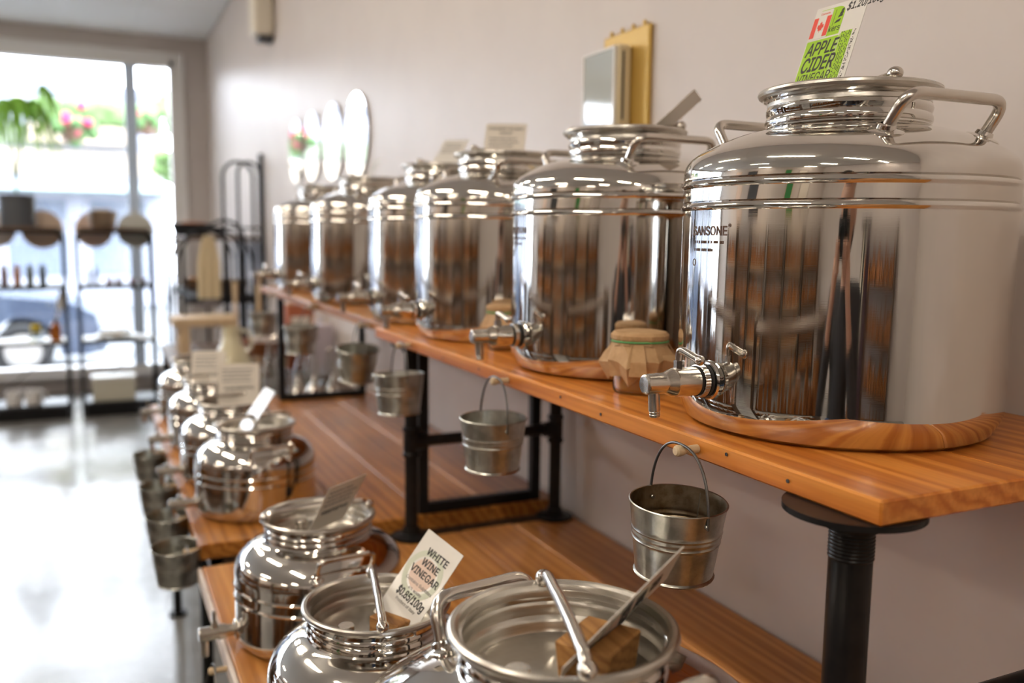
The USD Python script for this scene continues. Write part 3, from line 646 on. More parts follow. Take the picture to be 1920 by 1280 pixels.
def small_card(label, pose, W, H, seed, paper=PAPERW, title=None, hand=True, low=.01):
    t = card("price_card", label, pose, W, H, paper, low)
    if title: obj("lettering", [text(s_, W * .052, .0002, True, (0, H * (.80 - .14 * k), g), True) for k, s_ in enumerate(title)], INK, t, False)
    if hand is not None: obj("small_print", lines(W * .78, H * (.50 if title else .78), 3 if title else 4, H * .12, H * .045, seed), INKG, t, False)
    if hand: obj("handwritten_price", scribble(W * .72, H * .14, seed, (-W * .36, H * .16)), INK, t, True)
    return t
small_card("pinkish price card leaning across the mouth of the overhanging-tap canister", (.3641, 1.5142, -.4995, 2.0586, -.6879, .1628), .078, .105, 3, PAPERW, None, low=.03)
small_card("bright white slanted card in the small open canister, seen from its edge", (.335, 2.2598, -.4823, .154, .6239, -.0066), .078, .105, 4, PAPER, None, low=.03)
small_card("wide cream card with printed lines, second canister of the far counter", (.3661, 2.6021, -.4665, 1.3155, .30, .0142), .115, .092, 6, low=.035)
small_card("cream card with a large handwritten price, third canister of the far counter", (.3223, 3.0008, -.485, .95, .3, .0431), .118, .10, 7, low=.02)
small_card("grey backed strip of card slanting up from the second big canister against the wall", (.8783, 1.2807, .1791, 2.2943, -.8344, -.0852), .0851, .0811, 8, PAPERW, None, None, low=.045)
small_card("cream printed card standing on the third big canister's lid", (.8598, 1.8782, .179, .9594, .40, -.0259), .095, .080, 9, PAPERW, ["STRAWBERRY BALSAMIC", "VINEGAR"], False, low=.04)
small_card("thin white card slanting up from the fifth canister below the mirrors", (.8264, 2.9153, .1575, -.0156, .5751, .2118), .078, .105, 10, PAPER, None, False, low=.03)
small_card("tilted bright white card leaning across the fourth canister's lid", (.844, 2.213, .184, .587, .724, -.04), .079, .083, 11, PAPER, None, False, low=.02)

# ------------------------------------------------------------------ things on the wall
t = thing("door_chime", "cream door chime with a glass front on a brass yellow plate, high on the wall", "door chime", (XW, 1.76, ZC + .345))
obj("back_plate", bx((-.012, -.112, -.135), (0, .075, .105), .003), BRASS, t, label="brass yellow back plate")
for k in range(4): obj("hook", mv(lathe([(0, 0), (.004, 0), (.0045, .006), (.003, .012), (0, .0125)], 10), (-.006, -.085 + k * .045, .104)), BRASS, t)
obj("housing", bx((-.050, -.050, -.118), (-.0121, .098, .070), .006), CREAM, t)
obj("slot", bx((-.038, -.0508, -.092), (-.033, -.0495, .055)), SLATE, t)
obj("front_frame", [bx((-.056, -.046, .060), (-.0501, .094, .066)), bx((-.056, -.046, -.114), (-.0501, .094, -.108)), bx((-.056, -.046, -.108), (-.0501, -.040, .060)), bx((-.056, .088, -.108), (-.0501, .094, .060))], PAPER, t)
obj("front_glass", bx((-.0535, -.040, -.108), (-.0502, .088, .060)), plain("grey_glossy_front", (.50, .53, .51), .06, .0, coat_weight=1.), t)
t = thing("wall_speaker", "cream box speaker high on the wall near the window corner", "speaker", (XW, 5.98, ZC + 1.36))
obj("housing", bx((-.13, -.10, -.13), (-.006, .10, .17), .015), plain("ivory_plastic", (.78, .72, .60), .4), t)
obj("bracket", bx((-.09, -.06, -.165), (0, .06, -.1305), .006), SLATE, t)
for k, (y, z, r, w) in enumerate(((3.975, .427, .192, "widest, nearest"), (4.41, .441, .188, "second"), (4.855, .456, .184, "third"), (5.27, .463, .182, "farthest and narrowest"))):
    t = thing("round_mirror", f"round frameless wall mirror glowing with window light, {w} in the row of four", "mirror", (XW, y, ZC + z))
    obj("back_board", mv(cyl(r - .01, .008, n=64), ry=-PI / 2), SLATE, t)
    obj("mirror_glass", mv(cyl(r, .005, n=96, ch=.001), (-.0081, 0, 0), ry=-PI / 2), MIRROR, t)

# ------------------------------------------------------------------ window racks and their goods
def rack(label, x0, x1, y0=8.05, dep=.34):
    t = thing("display_rack", label, "display rack", ((x0 + x1) / 2, y0, 0)); w = (x1 - x0) / 2; top = ZC - .02
    for y in (0, dep):
        obj("end_frame", tube(fillet([(-w, y, .0), (-w, y, top), (w, y, top), (w, y, .0)], .07, 7), .013, 10), BLACKM, t)
    for s in (-1, 1): obj("side_rail", [tube([(s * w, 0, z), (s * w, dep, z)], .008, 8) for z in (.10, .62, 1.07, 1.50)], BLACKM, t)
    obj("top_shelf", bx((-w + .02, -.02, top + .013), (w - .02, dep + .02, top + .035), .003), DARKW, t, label="dark wooden top shelf")
    for z, m in ((1.07, BLACKM), (.62, PAPER), (.10, SLATE)):
        obj("shelf", bx((-w + .014, .012, z + .0085), (w - .014, dep, z + .026), .002), m, t)
        obj("front_rail", tube(fillet([(-w, 0, z - .10), (-w, 0, z + .006), (w, 0, z + .006), (w, 0, z - .10)], .06, 6) if z > .2 else [(-w, 0, z), (w, 0, z)], .0145, 8), BLACKM, t)
    obj("base_panel", bx((-w + .016, .004, .0), (w - .016, dep - .01, .095), .004), BLACKM, t)
    obj("brace", tube([(-w, dep, .12), (w, dep, .62)], .005, 6), BLACKM, t)
    return t
rack("black metal rack by the window under the grey planter", -.80, -.205)
rack("black metal rack by the window under the bronze bowl", -.105, .465)
TOPZ = ZC - .02 + .0352; L2 = 1.0962; L3 = .6462; L4 = .1262
def palm(label, x, y, z):
    t = thing("potted_plant", label, "potted plant", (x, y, z))
    obj("pot", lathe([(0, 0), (.125, 0), (.128, .004), (.130, .25), (.126, .254), (.120, .25), (.118, .22), (0, .22)], 48), SLATE, t, label="matte dark grey cylinder pot")
    obj("soil", cyl(.116, .004, (0, 0, .2202)), plain("soil", (.05, .035, .025), .9), t)
    q = random.Random(2); green = mat("palm_leaf", {"d": ("diffuse_bsdf", {"color": (.10, .20, .035)}), "t": ("translucent_bsdf", {"color": (.22, .40, .06)}), "x": ("mix_closure", {"fac": .45})}, [("d.BSDF", "x.closure1"), ("t.BSDF", "x.closure2")], "x.closure")
    for k in range(9):
        a = k * 2.4 + .3; ln = q.uniform(.55, .80); lean = q.uniform(.10, .22)
        st = np.array([[math.cos(a) * lean * s ** 1.6, math.sin(a) * lean * s ** 1.6, .22 + (ln + .22) * s - .10 * s ** 3] for s in np.linspace(0, 1, 8)])
        s_ = obj("stem", tube(st, .004, 6), green, t)
        tip = st[-1]
        for j in range(7):
            b = a + (j - 3) * .42; V = []; n = 7; ll = q.uniform(.35, .55)
            for s in np.linspace(0, 1, n):
                c = tip + np.array([math.cos(b) * .17 * s, math.sin(b) * .17 * s, .08 * s - ll * s * s]); w = .016 * math.sin(PI * min(1, s * .92 + .08)) + .0006; side = np.array([-math.sin(b), math.cos(b), 0]) * w
                V += [c - side, c + np.array([0, 0, .003]), c + side]
            F = []
            for i in range(n - 1):
                for e in (0, 1): a0 = i * 3 + e; F += [(a0, a0 + 1, a0 + 4), (a0, a0 + 4, a0 + 3)]
            obj("leaflet", tm(V, F), green, s_, True)
palm("drooping palm in a dark grey pot on the left window rack", -.52, 8.2, TOPZ)
t = thing("metal_bowl", "straight sided bronze metal bowl on the right window rack", "bowl", (.10, 8.2, TOPZ))
obj("bowl", lathe([(0, 0), (.085, 0), (.098, .012), (.112, .13), (.116, .135), (.114, .137), (.108, .132), (.094, .016), (0, .008)], 48), plain("aged_bronze", (.42, .34, .25), .28, 1.), t)
obj("folded_cloth", [rbox((.07, .02, .11), .006, (-.03 + .03 * k, .01 * k, .10)) for k in range(3)], plain("beige_cloth", (.62, .52, .42), .8), t)
for k, (x, r, c, w) in enumerate(((-.70, .15, (.62, .56, .52), "leftmost, cut by the photo's edge"), (-.36, .160, (.58, .44, .34), "behind the left rack's top corner"), (.03, .150, (.66, .50, .42), "pinkish, behind the bronze bowl"), (.355, .150, (.50, .51, .47), "greyish, at the right rack's top right corner"))):
    t = thing("round_board", f"round board hung behind the window racks, {w}", "round board", (x, 8.425, ZC - .005))
    obj("board", mv(cyl(r, .012, n=56, ch=.003), rx=PI / 2), plain(f"board_tone_{'abcd'[k]}", c, .4), t)
    obj("hanging_cord", tube([(-.03, .004, r * .85), (0, .006, r + .05), (.03, .004, r * .85)], .003, 6), PALEW, t)
def bottle(name, label, x, y, z, r, h, m, cap=BLACKM, cat="bottle", group=None, neck=.45):
    t = thing(name, label, cat, (x, y, z), group=group)
    obj("bottle", lathe([(0, 0), (r * .92, 0), (r, r * .1), (r, h * .62), (r * .9, h * .72), (r * neck, h * .80), (r * neck, h * .90), (0, h * .90)], 24), m, t)
    obj("cap", cyl(r * neck * 1.15, h * .11, (0, 0, h * .89), 16, .002), cap, t)
SP = [((.16, .07, .05), "dark red"), ((.45, .20, .08), "orange brown"), ((.10, .11, .06), "olive green"), ((.07, .09, .11), "slate blue"), ]
for k, (c, w) in enumerate(SP):
    bottle("spice_bottle", f"small {w} spice bottle in the row on the left window rack", -.632 + k * .090, 8.13, L2, .027, .165, plain(f"spice_tone_{'abcd'[k]}", c, .3), cap=plain(f"spice_cap_{'abcd'[k]}", tuple(.7 * v for v in c), .4), neck=.8)
for k, x in enumerate((-.02, .03)):
    bottle("dropper_bottle", ("left" if k == 0 else "right") + " one of two thin dark dropper bottles on the right rack's second shelf", x, 8.12, L2, .014, .15, plain("dark_bottle" if k == 0 else "plum_bottle", (.06, .05, .06), .2))
for k, x in enumerate((.13, .20, .31, .39)):
    t = thing("small_dish", ("first", "second", "third", "last")[k] + " from left of the small brown dishes on the right rack's second shelf", "dish", (x, 8.14, L2))
    obj("dish", lathe([(0, 0), (.020, 0), (.032, .04), (.034, .045), (.030, .043), (.018, .006), (0, .006)], 24), plain(f"dish_tone_{'abcd'[k]}", ((.35, .12, .07), (.30, .13, .08), (.22, .08, .07), (.16, .08, .07))[k], .5), t)
    obj("contents", ball(.024, (0, 0, .036), 2, (1, 1, .6)), plain(f"dish_fill_{'abcd'[k]}", ((.45, .2, .1), (.4, .22, .15), (.3, .12, .1), (.25, .15, .12))[k], .8), t)
t = thing("flower_jar", "glass jar of yellow flowers on the left rack's third shelf", "jar", (-.43, 8.13, L3))
obj("jar", lathe([(0, 0), (.045, 0), (.048, .01), (.048, .12), (.046, .12), (.045, .012), (0, .008)], 28), GLASS, t)
obj("flower", [ball(.020, (.024 * math.cos(a), .024 * math.sin(a), .085 + .03 * (k % 2)), 1) for k, a in enumerate(np.arange(7) * .9)], plain("yellow_petal", (.75, .55, .03), .6), t)
t = thing("bottle_brush", "tall white slanting bottle brush on the left rack's third shelf", "brush", (-.31, 8.15, L3))
obj("handle", tube([(0, 0, .01), (.055, .02, .25)], .010, 10), PAPERW, t); obj("brush_head", tube([(.055, .02, .25), (.095, .035, .42)], [.03, .026], 14), PAPER, t)
bottle("amber_bottle", "amber glass bottle with black cap on the left rack's third shelf", -.235 - .05, 8.10, L3, .042, .18, plain("amber_glass", (.42, .13, .02), .1, transmission_weight=.3))
t = thing("garlic_plate", "plate heaped with white and green garlic on the right rack's third shelf", "plate", (.16, 8.17, L3))
obj("plate", lathe([(0, 0), (.10, 0), (.17, .018), (.172, .022), (.10, .008), (0, .008)], 40), PAPER, t)
q = random.Random(6)
for k in range(16):
    a, r = q.uniform(0, 6.28), .115 * math.sqrt(q.random()); obj("bulb", ball(.032, (r * math.cos(a), r * math.sin(a), .034 + .03 * (.12 - r) / .12), 1, (1, 1, .85)), plain("garlic_tone", (.74, .72, .66), .5) if k == 0 else "/World/Looks/garlic_tone", t, True)
for k in range(6):
    a = k + .4; obj("leaf", tube([(.02 * math.cos(a), .02 * math.sin(a), .05), (.14 * math.cos(a), .12 * math.sin(a), .045)], [.008, .003], 6), plain("garlic_leaf", (.16, .28, .10), .6) if k == 0 else "/World/Looks/garlic_leaf", t)
for k, x in enumerate((-.612, -.468)):
    t = thing("patterned_mug", f"white speckled mug on the left rack's bottom shelf, {'left' if k == 0 else 'right'} of the pair", "mug", (x, 8.12, L4))
    mm = noisy("speckled_glaze", (.30, .25, .22), (.74, .72, .70), 60., .4, lo=.40, hi=.46) if k == 0 else "/World/Looks/speckled_glaze"
    obj("cup", lathe([(0, 0), (.052, 0), (.060, .01), (.062, .12), (.059, .122), (.056, .118), (.055, .012), (0, .010)], 36), mm, t)
    obj("handle", tube(fillet([(.058, 0, .10), (.092, 0, .095), (.092, 0, .035), (.058, 0, .030)], .02, 5), .007, 10), mm, t)
t = thing("storage_box", "cream lidded box on the right rack's bottom shelf", "box", (.13, 8.16, L4))
obj("box", bx((-.165, -.10, .0), (.165, .10, .17), .006), plain("cream_box", (.58, .55, .45), .6), t); obj("lid", bx((-.172, -.107, .1702), (.172, .107, .205), .006), PAPER, t)

# ------------------------------------------------------------------ the arched rack by the right wall
t = thing("arched_rack", "tall black arched metal rack against the right wall near the window corner", "display rack", (.83, 6.40, 0))
for k, (x0, x1, z) in enumerate(((-.27, .02, 1.56), (-.12, .13, 1.62), (.0, .20, 2.02), (.10, .245, 2.02))):
    P = [(x0, 0, .0)] + [((x0 + x1) / 2 - (x1 - x0) / 2 * math.cos(a), 0, z - (x1 - x0) / 2 + (x1 - x0) / 2 * math.sin(a)) for a in np.linspace(0, PI, 15)] + [(x1, 0, .0)]
    obj("arch", tube(P, .011, 10), BLACKM, t)
obj("post", bx((.240, -.02, 0), (.268, .02, 2.08), .003), BLACKM, t)
for y in (.5, 1.0, 1.5):
    P = [(-.27, y, .0)] + [(-.0 - .27 * math.cos(a), y, 1.56 - .27 + .27 * math.sin(a)) for a in np.linspace(0, PI, 15)] + [(.27, y, .0)]
    obj("arch", tube(P, .011, 10), BLACKM, t)
for z, m in ((ZC - .04, DARKW), (ZC - .46, BLACKM), (ZC - .98, BLACKM)):
    obj("shelf", bx((-.25, .012, z - .025), (.235, 1.488, z), .003), m, t)
obj("cross_rail", [tube([(-.27, 0, z), (.25, 0, z)], .008, 8) for z in (ZC + .02, ZC - .49, ZC - 1.01)], BLACKM, t)
def basket(label, x, y, z, r, h, m, fill, fm):
    t = thing("basket", label, "basket", (x, y, z))
    obj("bowl", lathe([(0, .0), (r * .7, 0), (r * .8, .01), (r, h), (r + .006, h + .004), (r - .006, h), (r * .78, .014), (0, .010)], 36), m, t)
    q = random.Random(int(x * 1000))
    for k in range(9):
        a, rr = q.uniform(0, 6.28), r * .55 * math.sqrt(q.random()); obj(fill, ball(r * .28, (rr * math.cos(a), rr * math.sin(a), h * .88), 1, (1, .8, .7)), fm, t, True)
    return t
basket("black basket of brown bundles on top of the arched rack", .70, 7.25, ZC - .04, .15, .09, BLACKM, "bundle", plain("brown_bundle", (.42, .20, .12), .8))
basket("dark basket with orange goods on the arched rack's middle shelf", .76, 7.4, ZC - .46, .12, .08, DARKW, "bundle", plain("orange_goods", (.55, .24, .05), .7))
basket("dark basket with tan goods beside the hanging towel on the arched rack", .93, 6.75, ZC - .46, .11, .10, DARKW, "bundle", plain("tan_goods", (.50, .33, .14), .7))
# hanging towel
t = thing("hanging_towel", "cream linen towel with a grey hem hanging from the arched rack", "towel", (.72, 6.37, ZC - .10))
def cloth(x0, x1, top, bot, amp, seed, n=28, m=16):
    V = []
    for j in range(m):
        s = j / (m - 1); w0 = .35 + .65 * min(1, s * 2.2) ** .7
        for i in range(n):
            u = i / (n - 1); x = ((u - .5) * w0 + .5) * (x1 - x0) + x0; V.append((x, -.02 + amp * math.sin(u * 17 + seed + s * 1.5) * (.5 + .5 * s), top + (bot - top) * s))
    V = np.array(V); V2 = V + [0, .004, 0]; F = []; o = len(V)
    for j in range(m - 1):
        for i in range(n - 1):
            a, b, c, d = j * n + i, j * n + i + 1, (j + 1) * n + i + 1, (j + 1) * n + i
            F += [(a, b, c), (a, c, d), (a + o, c + o, b + o), (a + o, d + o, c + o)]
    return tm(np.vstack([V, V2]), F)
obj("cloth", cloth(-.075, .075, .07, -.36, .012, 1), plain("cream_linen", (.66, .55, .36), .85), t, True)
obj("hem", cloth(-.078, .078, -.362, -.42, .012, 2.5, m=4), plain("grey_linen", (.22, .20, .21), .85), t, True)
obj("hook", tube(fillet([(0, -.02, .06), (0, -.03, .105), (0, .028, .115)], .02, 5), .004, 8), BLACKM, t)
def brush(label, x, y, z, h, rz=0., lean=.0):
    t = thing("wooden_brush", label, "brush", (x, y, z), rz)
    obj("handle", mv(tube([(0, 0, h * .32), (0, 0, h * .7), (0, 0, h)], [.017, .012, .016], 12), rx=lean), PALEW, t)
    obj("bristles", mv(rbox((.055, .035, h * .32), .012, (0, 0, h * .16)), rx=lean), plain("pale_bristle", (.62, .50, .34), .9) if "bristle" not in used else "/World/Looks/pale_bristle", t); used["bristle"] = 1
# display table beyond the far counter
ft = thing("display_table", "dark topped display table beyond the far counter, crowded with kitchen goods", "table", (.74, 4.95, 0))
for k, x in enumerate(np.arange(-.37, .30, .18)): obj("plank", bx((x, -1.05, ZC - .752), (x + .178, 1.05, ZC - .72), .003), DARKW, ft)
for x in (-.34, .33):
    for y in (-1.0, 1.0): obj("leg", bx((x - .02, y - .02, 0), (x + .02, y + .02, ZC - .752), .003), BLACKM, ft)
ZD = ZC - .72
for k, (x, y, h, w) in enumerate(((.83, 5.05, .50, "tallest"), (.93, 4.70, .44, "nearest the wall"), (.76, 5.45, .42, "thin, farther left"), (1.02, 5.0, .46, "beside the shelf end"))):
    brush(f"wooden handled brush standing on the display table, {w}", x, y, ZD, h)
t = thing("wooden_crate", "pale wooden crate stool behind the cream jug", "crate", (.60, 5.55, ZD))
for s in (-1, 1):
    for q_ in (-1, 1): obj("leg", bx((s * .13 - .03, q_ * .10 - .022, 0), (s * .13 + .03, q_ * .10 + .022, .165), .003), PALEW, t)
for k in range(3): obj("slat", bx((-.19, -.13 + k * .09, .1655), (.17, -.13 + k * .09 + .082, .215), .003), PALEW, t)
t = thing("cream_jug", "tall cream glazed jug with a narrow neck and small spout handle", "jug", (.575, 4.28, ZD))
obj("jug", lathe([(0, 0), (.085, 0), (.093, .008), (.094, .09), (.088, .12), (.066, .165), (.044, .205), (.036, .245), (.038, .275), (.034, .275), (.032, .24), (0, .20)], 48), plain("cream_glaze", (.66, .60, .40), .18, coat_weight=.5), t)
obj("handle", tube(fillet([(.034, 0, .262), (.085, 0, .255), (.092, 0, .18), (.066, 0, .160)], .03, 6), .009, 10), plain("cream_glaze_handle", (.66, .62, .50), .12, coat_weight=1.), t)
t = thing("napkin_bowl", "brown wooden bowl heaped with white napkins", "bowl", (.80, 4.55, ZD))
obj("bowl", lathe([(0, .09), (.06, .09), (.11, .11), (.15, .175), (.155, .18), (.148, .18), (.10, .12), (0, .10)], 40), plain("brown_bowl_wood", (.22, .075, .025), .4), t)
obj("stand", lathe([(0, 0), (.09, 0), (.09, .01), (.03, .03), (.03, .0905), (0, .0905)], 32), DARKW, t)
for k in range(4): obj("napkin", mv(cloth(-.07, .07, .06, -.02, .012, k * 2.1, 14, 6), (.02 * k - .03, .03 * k - .04, .175), rz=.7 * k), plain("white_linen", (.70, .66, .64), .9) if k == 0 else "/World/Looks/white_linen", t, True)
# glittering glass and metal in the far frame
def cruet(label, x, y, h, r, z=ZD, group=None):
    t = thing("glass_cruet", label, "cruet", (x, y, z), group=group)
    obj("glass", lathe([(0, 0), (r, 0), (r * 1.05, .006), (r * .95, h * .35), (r * .5, h * .6), (r * .32, h * .75), (r * .36, h * .85), (r * .30, h * .85), (r * .27, h * .74), (r * .42, h * .6), (r * .85, h * .35), (r * .92, .01), (0, .008)], 28), GLASS, t)
    obj("pourer", tube(fillet([(0, 0, h * .84), (0, 0, h * .93), (.03, -.01, h)], .01, 5), .006, 8), BAR, t)
for k, (x, y, h, w) in enumerate(((.70, 4.00, .26, "tallest, left of the frame post"), (.76, 4.10, .22, "second, beside the frame post"), (.86, 4.12, .20, "third, seen through the frame"), (.93, 4.20, .23, "fourth, seen through the frame"), (1.00, 4.15, .18, "shortest, nearest the wall"))):
    cruet(f"glass oil cruet with steel pourer on the display table, {w}", x, y, h, .038)
for k, (x, y, a, w) in enumerate(((.82, 4.00, .5, "left"), (.90, 4.02, 1.2, "middle"), (.98, 4.00, 2.2, "right"))):
    t = thing("metal_funnel", f"small polished funnel lying among the cruets, {w} of three", "funnel", (x, y, ZD), a)
    obj("cone", mv(lathe([(.035, 0), (.036, .002), (.010, .045), (.006, .085), (.005, .085), (.009, .044), (.034, .002)], 28), (0, 0, .0002)), BAR, t)
t = thing("paper_bag", "white paper bag of cords leaning by the right post of the far frame", "bag", (1.02, 4.42, ZD))
obj("bag", mv(rbox((.12, .08, .26), .008, (0, 0, .131)), rz=.3), plain("lilac_paper", (.58, .52, .58), .7), t); obj("handle", tube(fillet([(-.03, 0, .25), (-.03, 0, .31), (.03, 0, .31), (.03, 0, .25)], .02, 5), .004, 6), PALEW, t)
t = thing("red_box", "small rust red box on the display table behind the far frame", "box", (.98, 4.72, ZD)); obj("box", rbox((.14, .10, .34), .004, (0, 0, .1702)), plain("rust_red_card", (.42, .12, .05), .6), t); obj("label_panel", bx((-.05, -.0512, .10), (.05, -.0502, .28)), PAPERW, t)
t = thing("cleaning_cloth_pile", "white folded cloth pile behind the farthest small canister", "cloth", (.44, 4.10, ZD)); 
for k in range(4): obj("fold", rbox((.20 - .008 * k, .16, .024), .010, (.004 * k, 0, .0125 + .0245 * k)), "/World/Looks/white_linen", t)

# ------------------------------------------------------------------ the street outside
struct("pavement", bx((-30, YF + .2, -.25), (30, YF + 2.2, -.10)), noisy("pale_pavement", (.15, .155, .17), (.18, .185, .20), 4., .8))
struct("road", bx((-30, YF + 2.2, -.40), (30, 40, -.22)), noisy("grey_asphalt", (.09, .095, .105), (.12, .125, .135), 10., .85))
b = thing("street_building", "pale low shop building with a cream fascia across the street", "building", (0, 22.5, -.2))
BW = plain("pale_render_wall", (.27, .28, .33), .8)
obj("wall", bx((-14, 0, 0), (1.62, 5, 4.75)), BW, b)
obj("wall", bx((2.4, 1.5, 0), (14, 6, 4.2)), plain("yellow_render_wall", (.40, .31, .14), .8), b, label="yellow side wall")
obj("parapet", bx((-14.1, -.1, 4.72), (1.72, .35, 4.95), .02), plain("grey_blue_trim", (.16, .17, .21), .6), b)
obj("awning", bx((-14, -1.1, 2.55), (1.62, -.001, 2.72), .03), plain("pale_teal_band", (.24, .30, .29), .7), b)
obj("fascia", bx((-14, -.06, 2.95), (1.6, -.001, 3.5), .02), plain("cream_fascia", (.34, .28, .22), .7), b)
obj("sign_band", bx((-5, -.10, 3.55), (-.4, -.061, 4.0), .02), plain("dark_sign_band", (.14, .16, .11), .7), b)
for k in range(9):
    w_ = obj("window", bx((-13.2 + k * 1.65, -.03, .7), (-12.0 + k * 1.65, -.0005, 2.4)), plain("shop_glass_dark", (.12, .14, .18), .1) if k == 0 else "/World/Looks/shop_glass_dark", b)
    obj("frame", [bx((-13.25 + k * 1.65, -.06, .65), (-13.19 + k * 1.65, -.031, 2.45)), bx((-12.01 + k * 1.65, -.06, .65), (-11.95 + k * 1.65, -.031, 2.45)), bx((-13.25 + k * 1.65, -.06, 1.85), (-11.95 + k * 1.65, -.0311, 1.92))], BW, w_)
def flowers(label, x, y, z):
    t = thing("hanging_flower_basket", label, "flower basket", (x, y, z)); q = random.Random(int(abs(x) * 99))
    obj("pot", lathe([(0, -.16), (.10, -.13), (.15, 0), (.14, 0), (0, -.02)], 24), DARKW, t)
    obj("foliage", [ball(.06, (q.gauss(0, .11), q.gauss(0, .11), q.gauss(.02, .06)), 1) for _ in range(28)], plain("basket_green", (.06, .13, .035), .8) if x < 0 else "/World/Looks/basket_green", t, True, kind="stuff")
    obj("blossom", [ball(.05, (q.gauss(.02, .06), q.gauss(-.08, .05), q.gauss(.07, .05)), 1) for _ in range(12)], plain("pink_petal", (.45, .02, .09), .7) if x < 0 else "/World/Looks/pink_petal", t, True, kind="stuff")
    obj("chain", [tube([(.13 * math.cos(a), .13 * math.sin(a), 0), (0, 0, .75)], .006, 5) for a in (0, 2.1, 4.2)] + [tube([(0, 0, .75), (0, YF + .2 - y, .75)], .014, 6)], BLACKM, t)
flowers("pink flower basket hanging outside the window, left of the mullion", -.13, 11.0, ZC + 1.08)
flowers("pink flower basket hanging outside the window, right of the mullion", .63, 11.0, ZC + 1.20)
# planter of greenery across the street
t = thing("hedge_planter", "window box of green shrubs on the building across the street", "planter", (-.05, 22.19, 1.45)); q = random.Random(12)
obj("trough", bx((-1.1, -.3, 1.95), (1.1, .3, 2.35), .03), plain("tan_trough", (.28, .22, .17), .7), t)
obj("foliage", [ball(q.uniform(.14, .24), (q.uniform(-.95, .95), q.uniform(-.25, -.0), 2.45 + q.uniform(0, .30)), 1) for _ in range(40)], plain("hedge_green", (.07, .12, .035), .8), t, True, kind="stuff")
# street tree at the right
t = thing("street_tree", "leafy green street tree outside at the window's right edge", "tree", (1.95, 15.5, -.1)); q = random.Random(5)
obj("trunk", tube([(0, 0, 0), (.05, 0, 1.6), (0, .05, 3.2)], [.10, .08, .05], 10), DARKW, t)
obj("crown", [ball(q.uniform(.14, .26), (q.gauss(0, .5), q.gauss(0, .45), 3.0 + q.gauss(0, .55)), 1, (1, 1, .7)) for _ in range(70)], plain("tree_green", (.09, .16, .045), .8), t, True, kind="stuff")
# parked car
c = thing("parked_car", "blue grey car parked at the kerb outside the window", "car", (-2.02, 12.7, -.22))
CP = noisy("blue_grey_car_paint", (.045, .06, .095), (.05, .065, .10), 2., .25, coat_weight=.6, metal=.2)
side = Polygon([(-2.2, .28), (-2.25, .62), (-2.1, .88), (-1.3, .96), (-.75, 1.40), (.35, 1.44), (1.05, .98), (1.75, .90), (2.05, .74), (2.1, .36), (2.0, .26)]).buffer(-.06).buffer(.06, 5)
for x in (-1.35, 1.25): side = side.difference(Point(x, .33).buffer(.39, 20))
body = mv(plate(side, 1.62), (0, .81, 0), rx=PI / 2)
v = body.vertices.copy(); taper = np.clip((v[:, 2] - .9) / .6, 0, 1); v[:, 1] *= 1 - .16 * taper; body.vertices = v
obj("body", body, CP, c)
gl = Polygon([(-1.15, .98), (-.70, 1.36), (.30, 1.39), (.90, .99)]).buffer(-.04)
for s in (-1, 1): obj("side_window", mv(plate(gl, .01), (0, s * .735 + .005, 0), rx=PI / 2), "/World/Looks/shop_glass_dark", c)
for x in (-1.35, 1.25):
    for s in (-1, 1):
        w_ = obj("wheel", mv(lathe([(0, -.10), (.20, -.10), (.30, -.105), (.33, -.07), (.33, .07), (.30, .105), (.20, .10), (0, .10)], 36), (x, s * .74, .33), rx=PI / 2), RUBBER, c)
        obj("rim", mv(lathe([(0, 0), (.06, .0), (.17, -.02), (.20, .0), (.20, .012), (0, .014)], 24), (x, s * .855, .33), rx=-s * PI / 2), BRUSHED, w_)
for s in (-1, 1): obj("headlight", ball(.10, (2.0, s * .58, .68), 2, (.5, 1.3, .8)), PAPER, c)
obj("bumper", bx((1.98, -.80, .28), (2.16, .80, .50), .05), CP, c)

# ------------------------------------------------------------------ the rest of the shop, seen only in the steel
def goods(w, rows_, seed, dep):
    q = random.Random(seed); out = []
    for z in rows_:
        x = -w + .04
        while x < w - .06:
            r = q.uniform(.025, .055); h = q.uniform(.12, .30); kind = q.random()
            if kind < .6: out.append(mv(lathe([(0, 0), (r, 0), (r, h * .65), (r * .45, h * .8), (r * .45, h), (0, h)], 14), (x + r, q.uniform(-.05, .05), z)))
            else: out.append(bx((x, -.07, z), (x + 2 * r, .07, z + h * .8)))
            x += 2 * r + q.uniform(.005, .04)
    return out
GOODS = mat("assorted_goods", {"g": ("geometry", {}), "r": ("rgb_ramp", {"interpolate": False, "ramp": [(0, (.42, .16, .04)), (.12, (.04, .036, .032)), (.24, (.02, .06, .24)), (.34, (.60, .55, .46)), (.42, (.30, .15, .06)), (.55, (.10, .12, .18)), (.66, (.66, .60, .52)), (.78, (.55, .20, .03)), (.88, (.08, .16, .07)), (.94, (.70, .68, .64))]}),
        "p": ("principled_bsdf", {"roughness": .4})}, [("g.random_per_island", "r.fac"), ("r.color", "p.base_color")])
def shop_shelf(label, x, y, rz, w, h, levels, seed):
    t = thing("shop_shelf", label, "shelf unit", (x, y, 0), rz)
    for s in (-1, 1): obj("side_panel", bx((s * w - .015, -.18, 0), (s * w + .015, .18, h), .003), DARKW, t)
    for z in levels: obj("shelf", bx((-w + .016, -.17, z - .022), (w - .016, .17, z), .003), PALEW if seed % 2 else DARKW, t)
    g_ = thing("shelf_goods", "bottles and boxes on the " + label.replace("against the opposite wall", "by the opposite wall").replace("low island shelf unit in the middle of the shop", "low island shelf unit").replace(" behind the photographer", ""), "goods", (x, y, 0), rz, kind="stuff")
    obj("goods", goods(w - .02, [z + .0005 for z in levels[:-1]], seed, .14), GOODS, g_, 30)
LV = [.12, .50, .88, 1.26, 1.62]
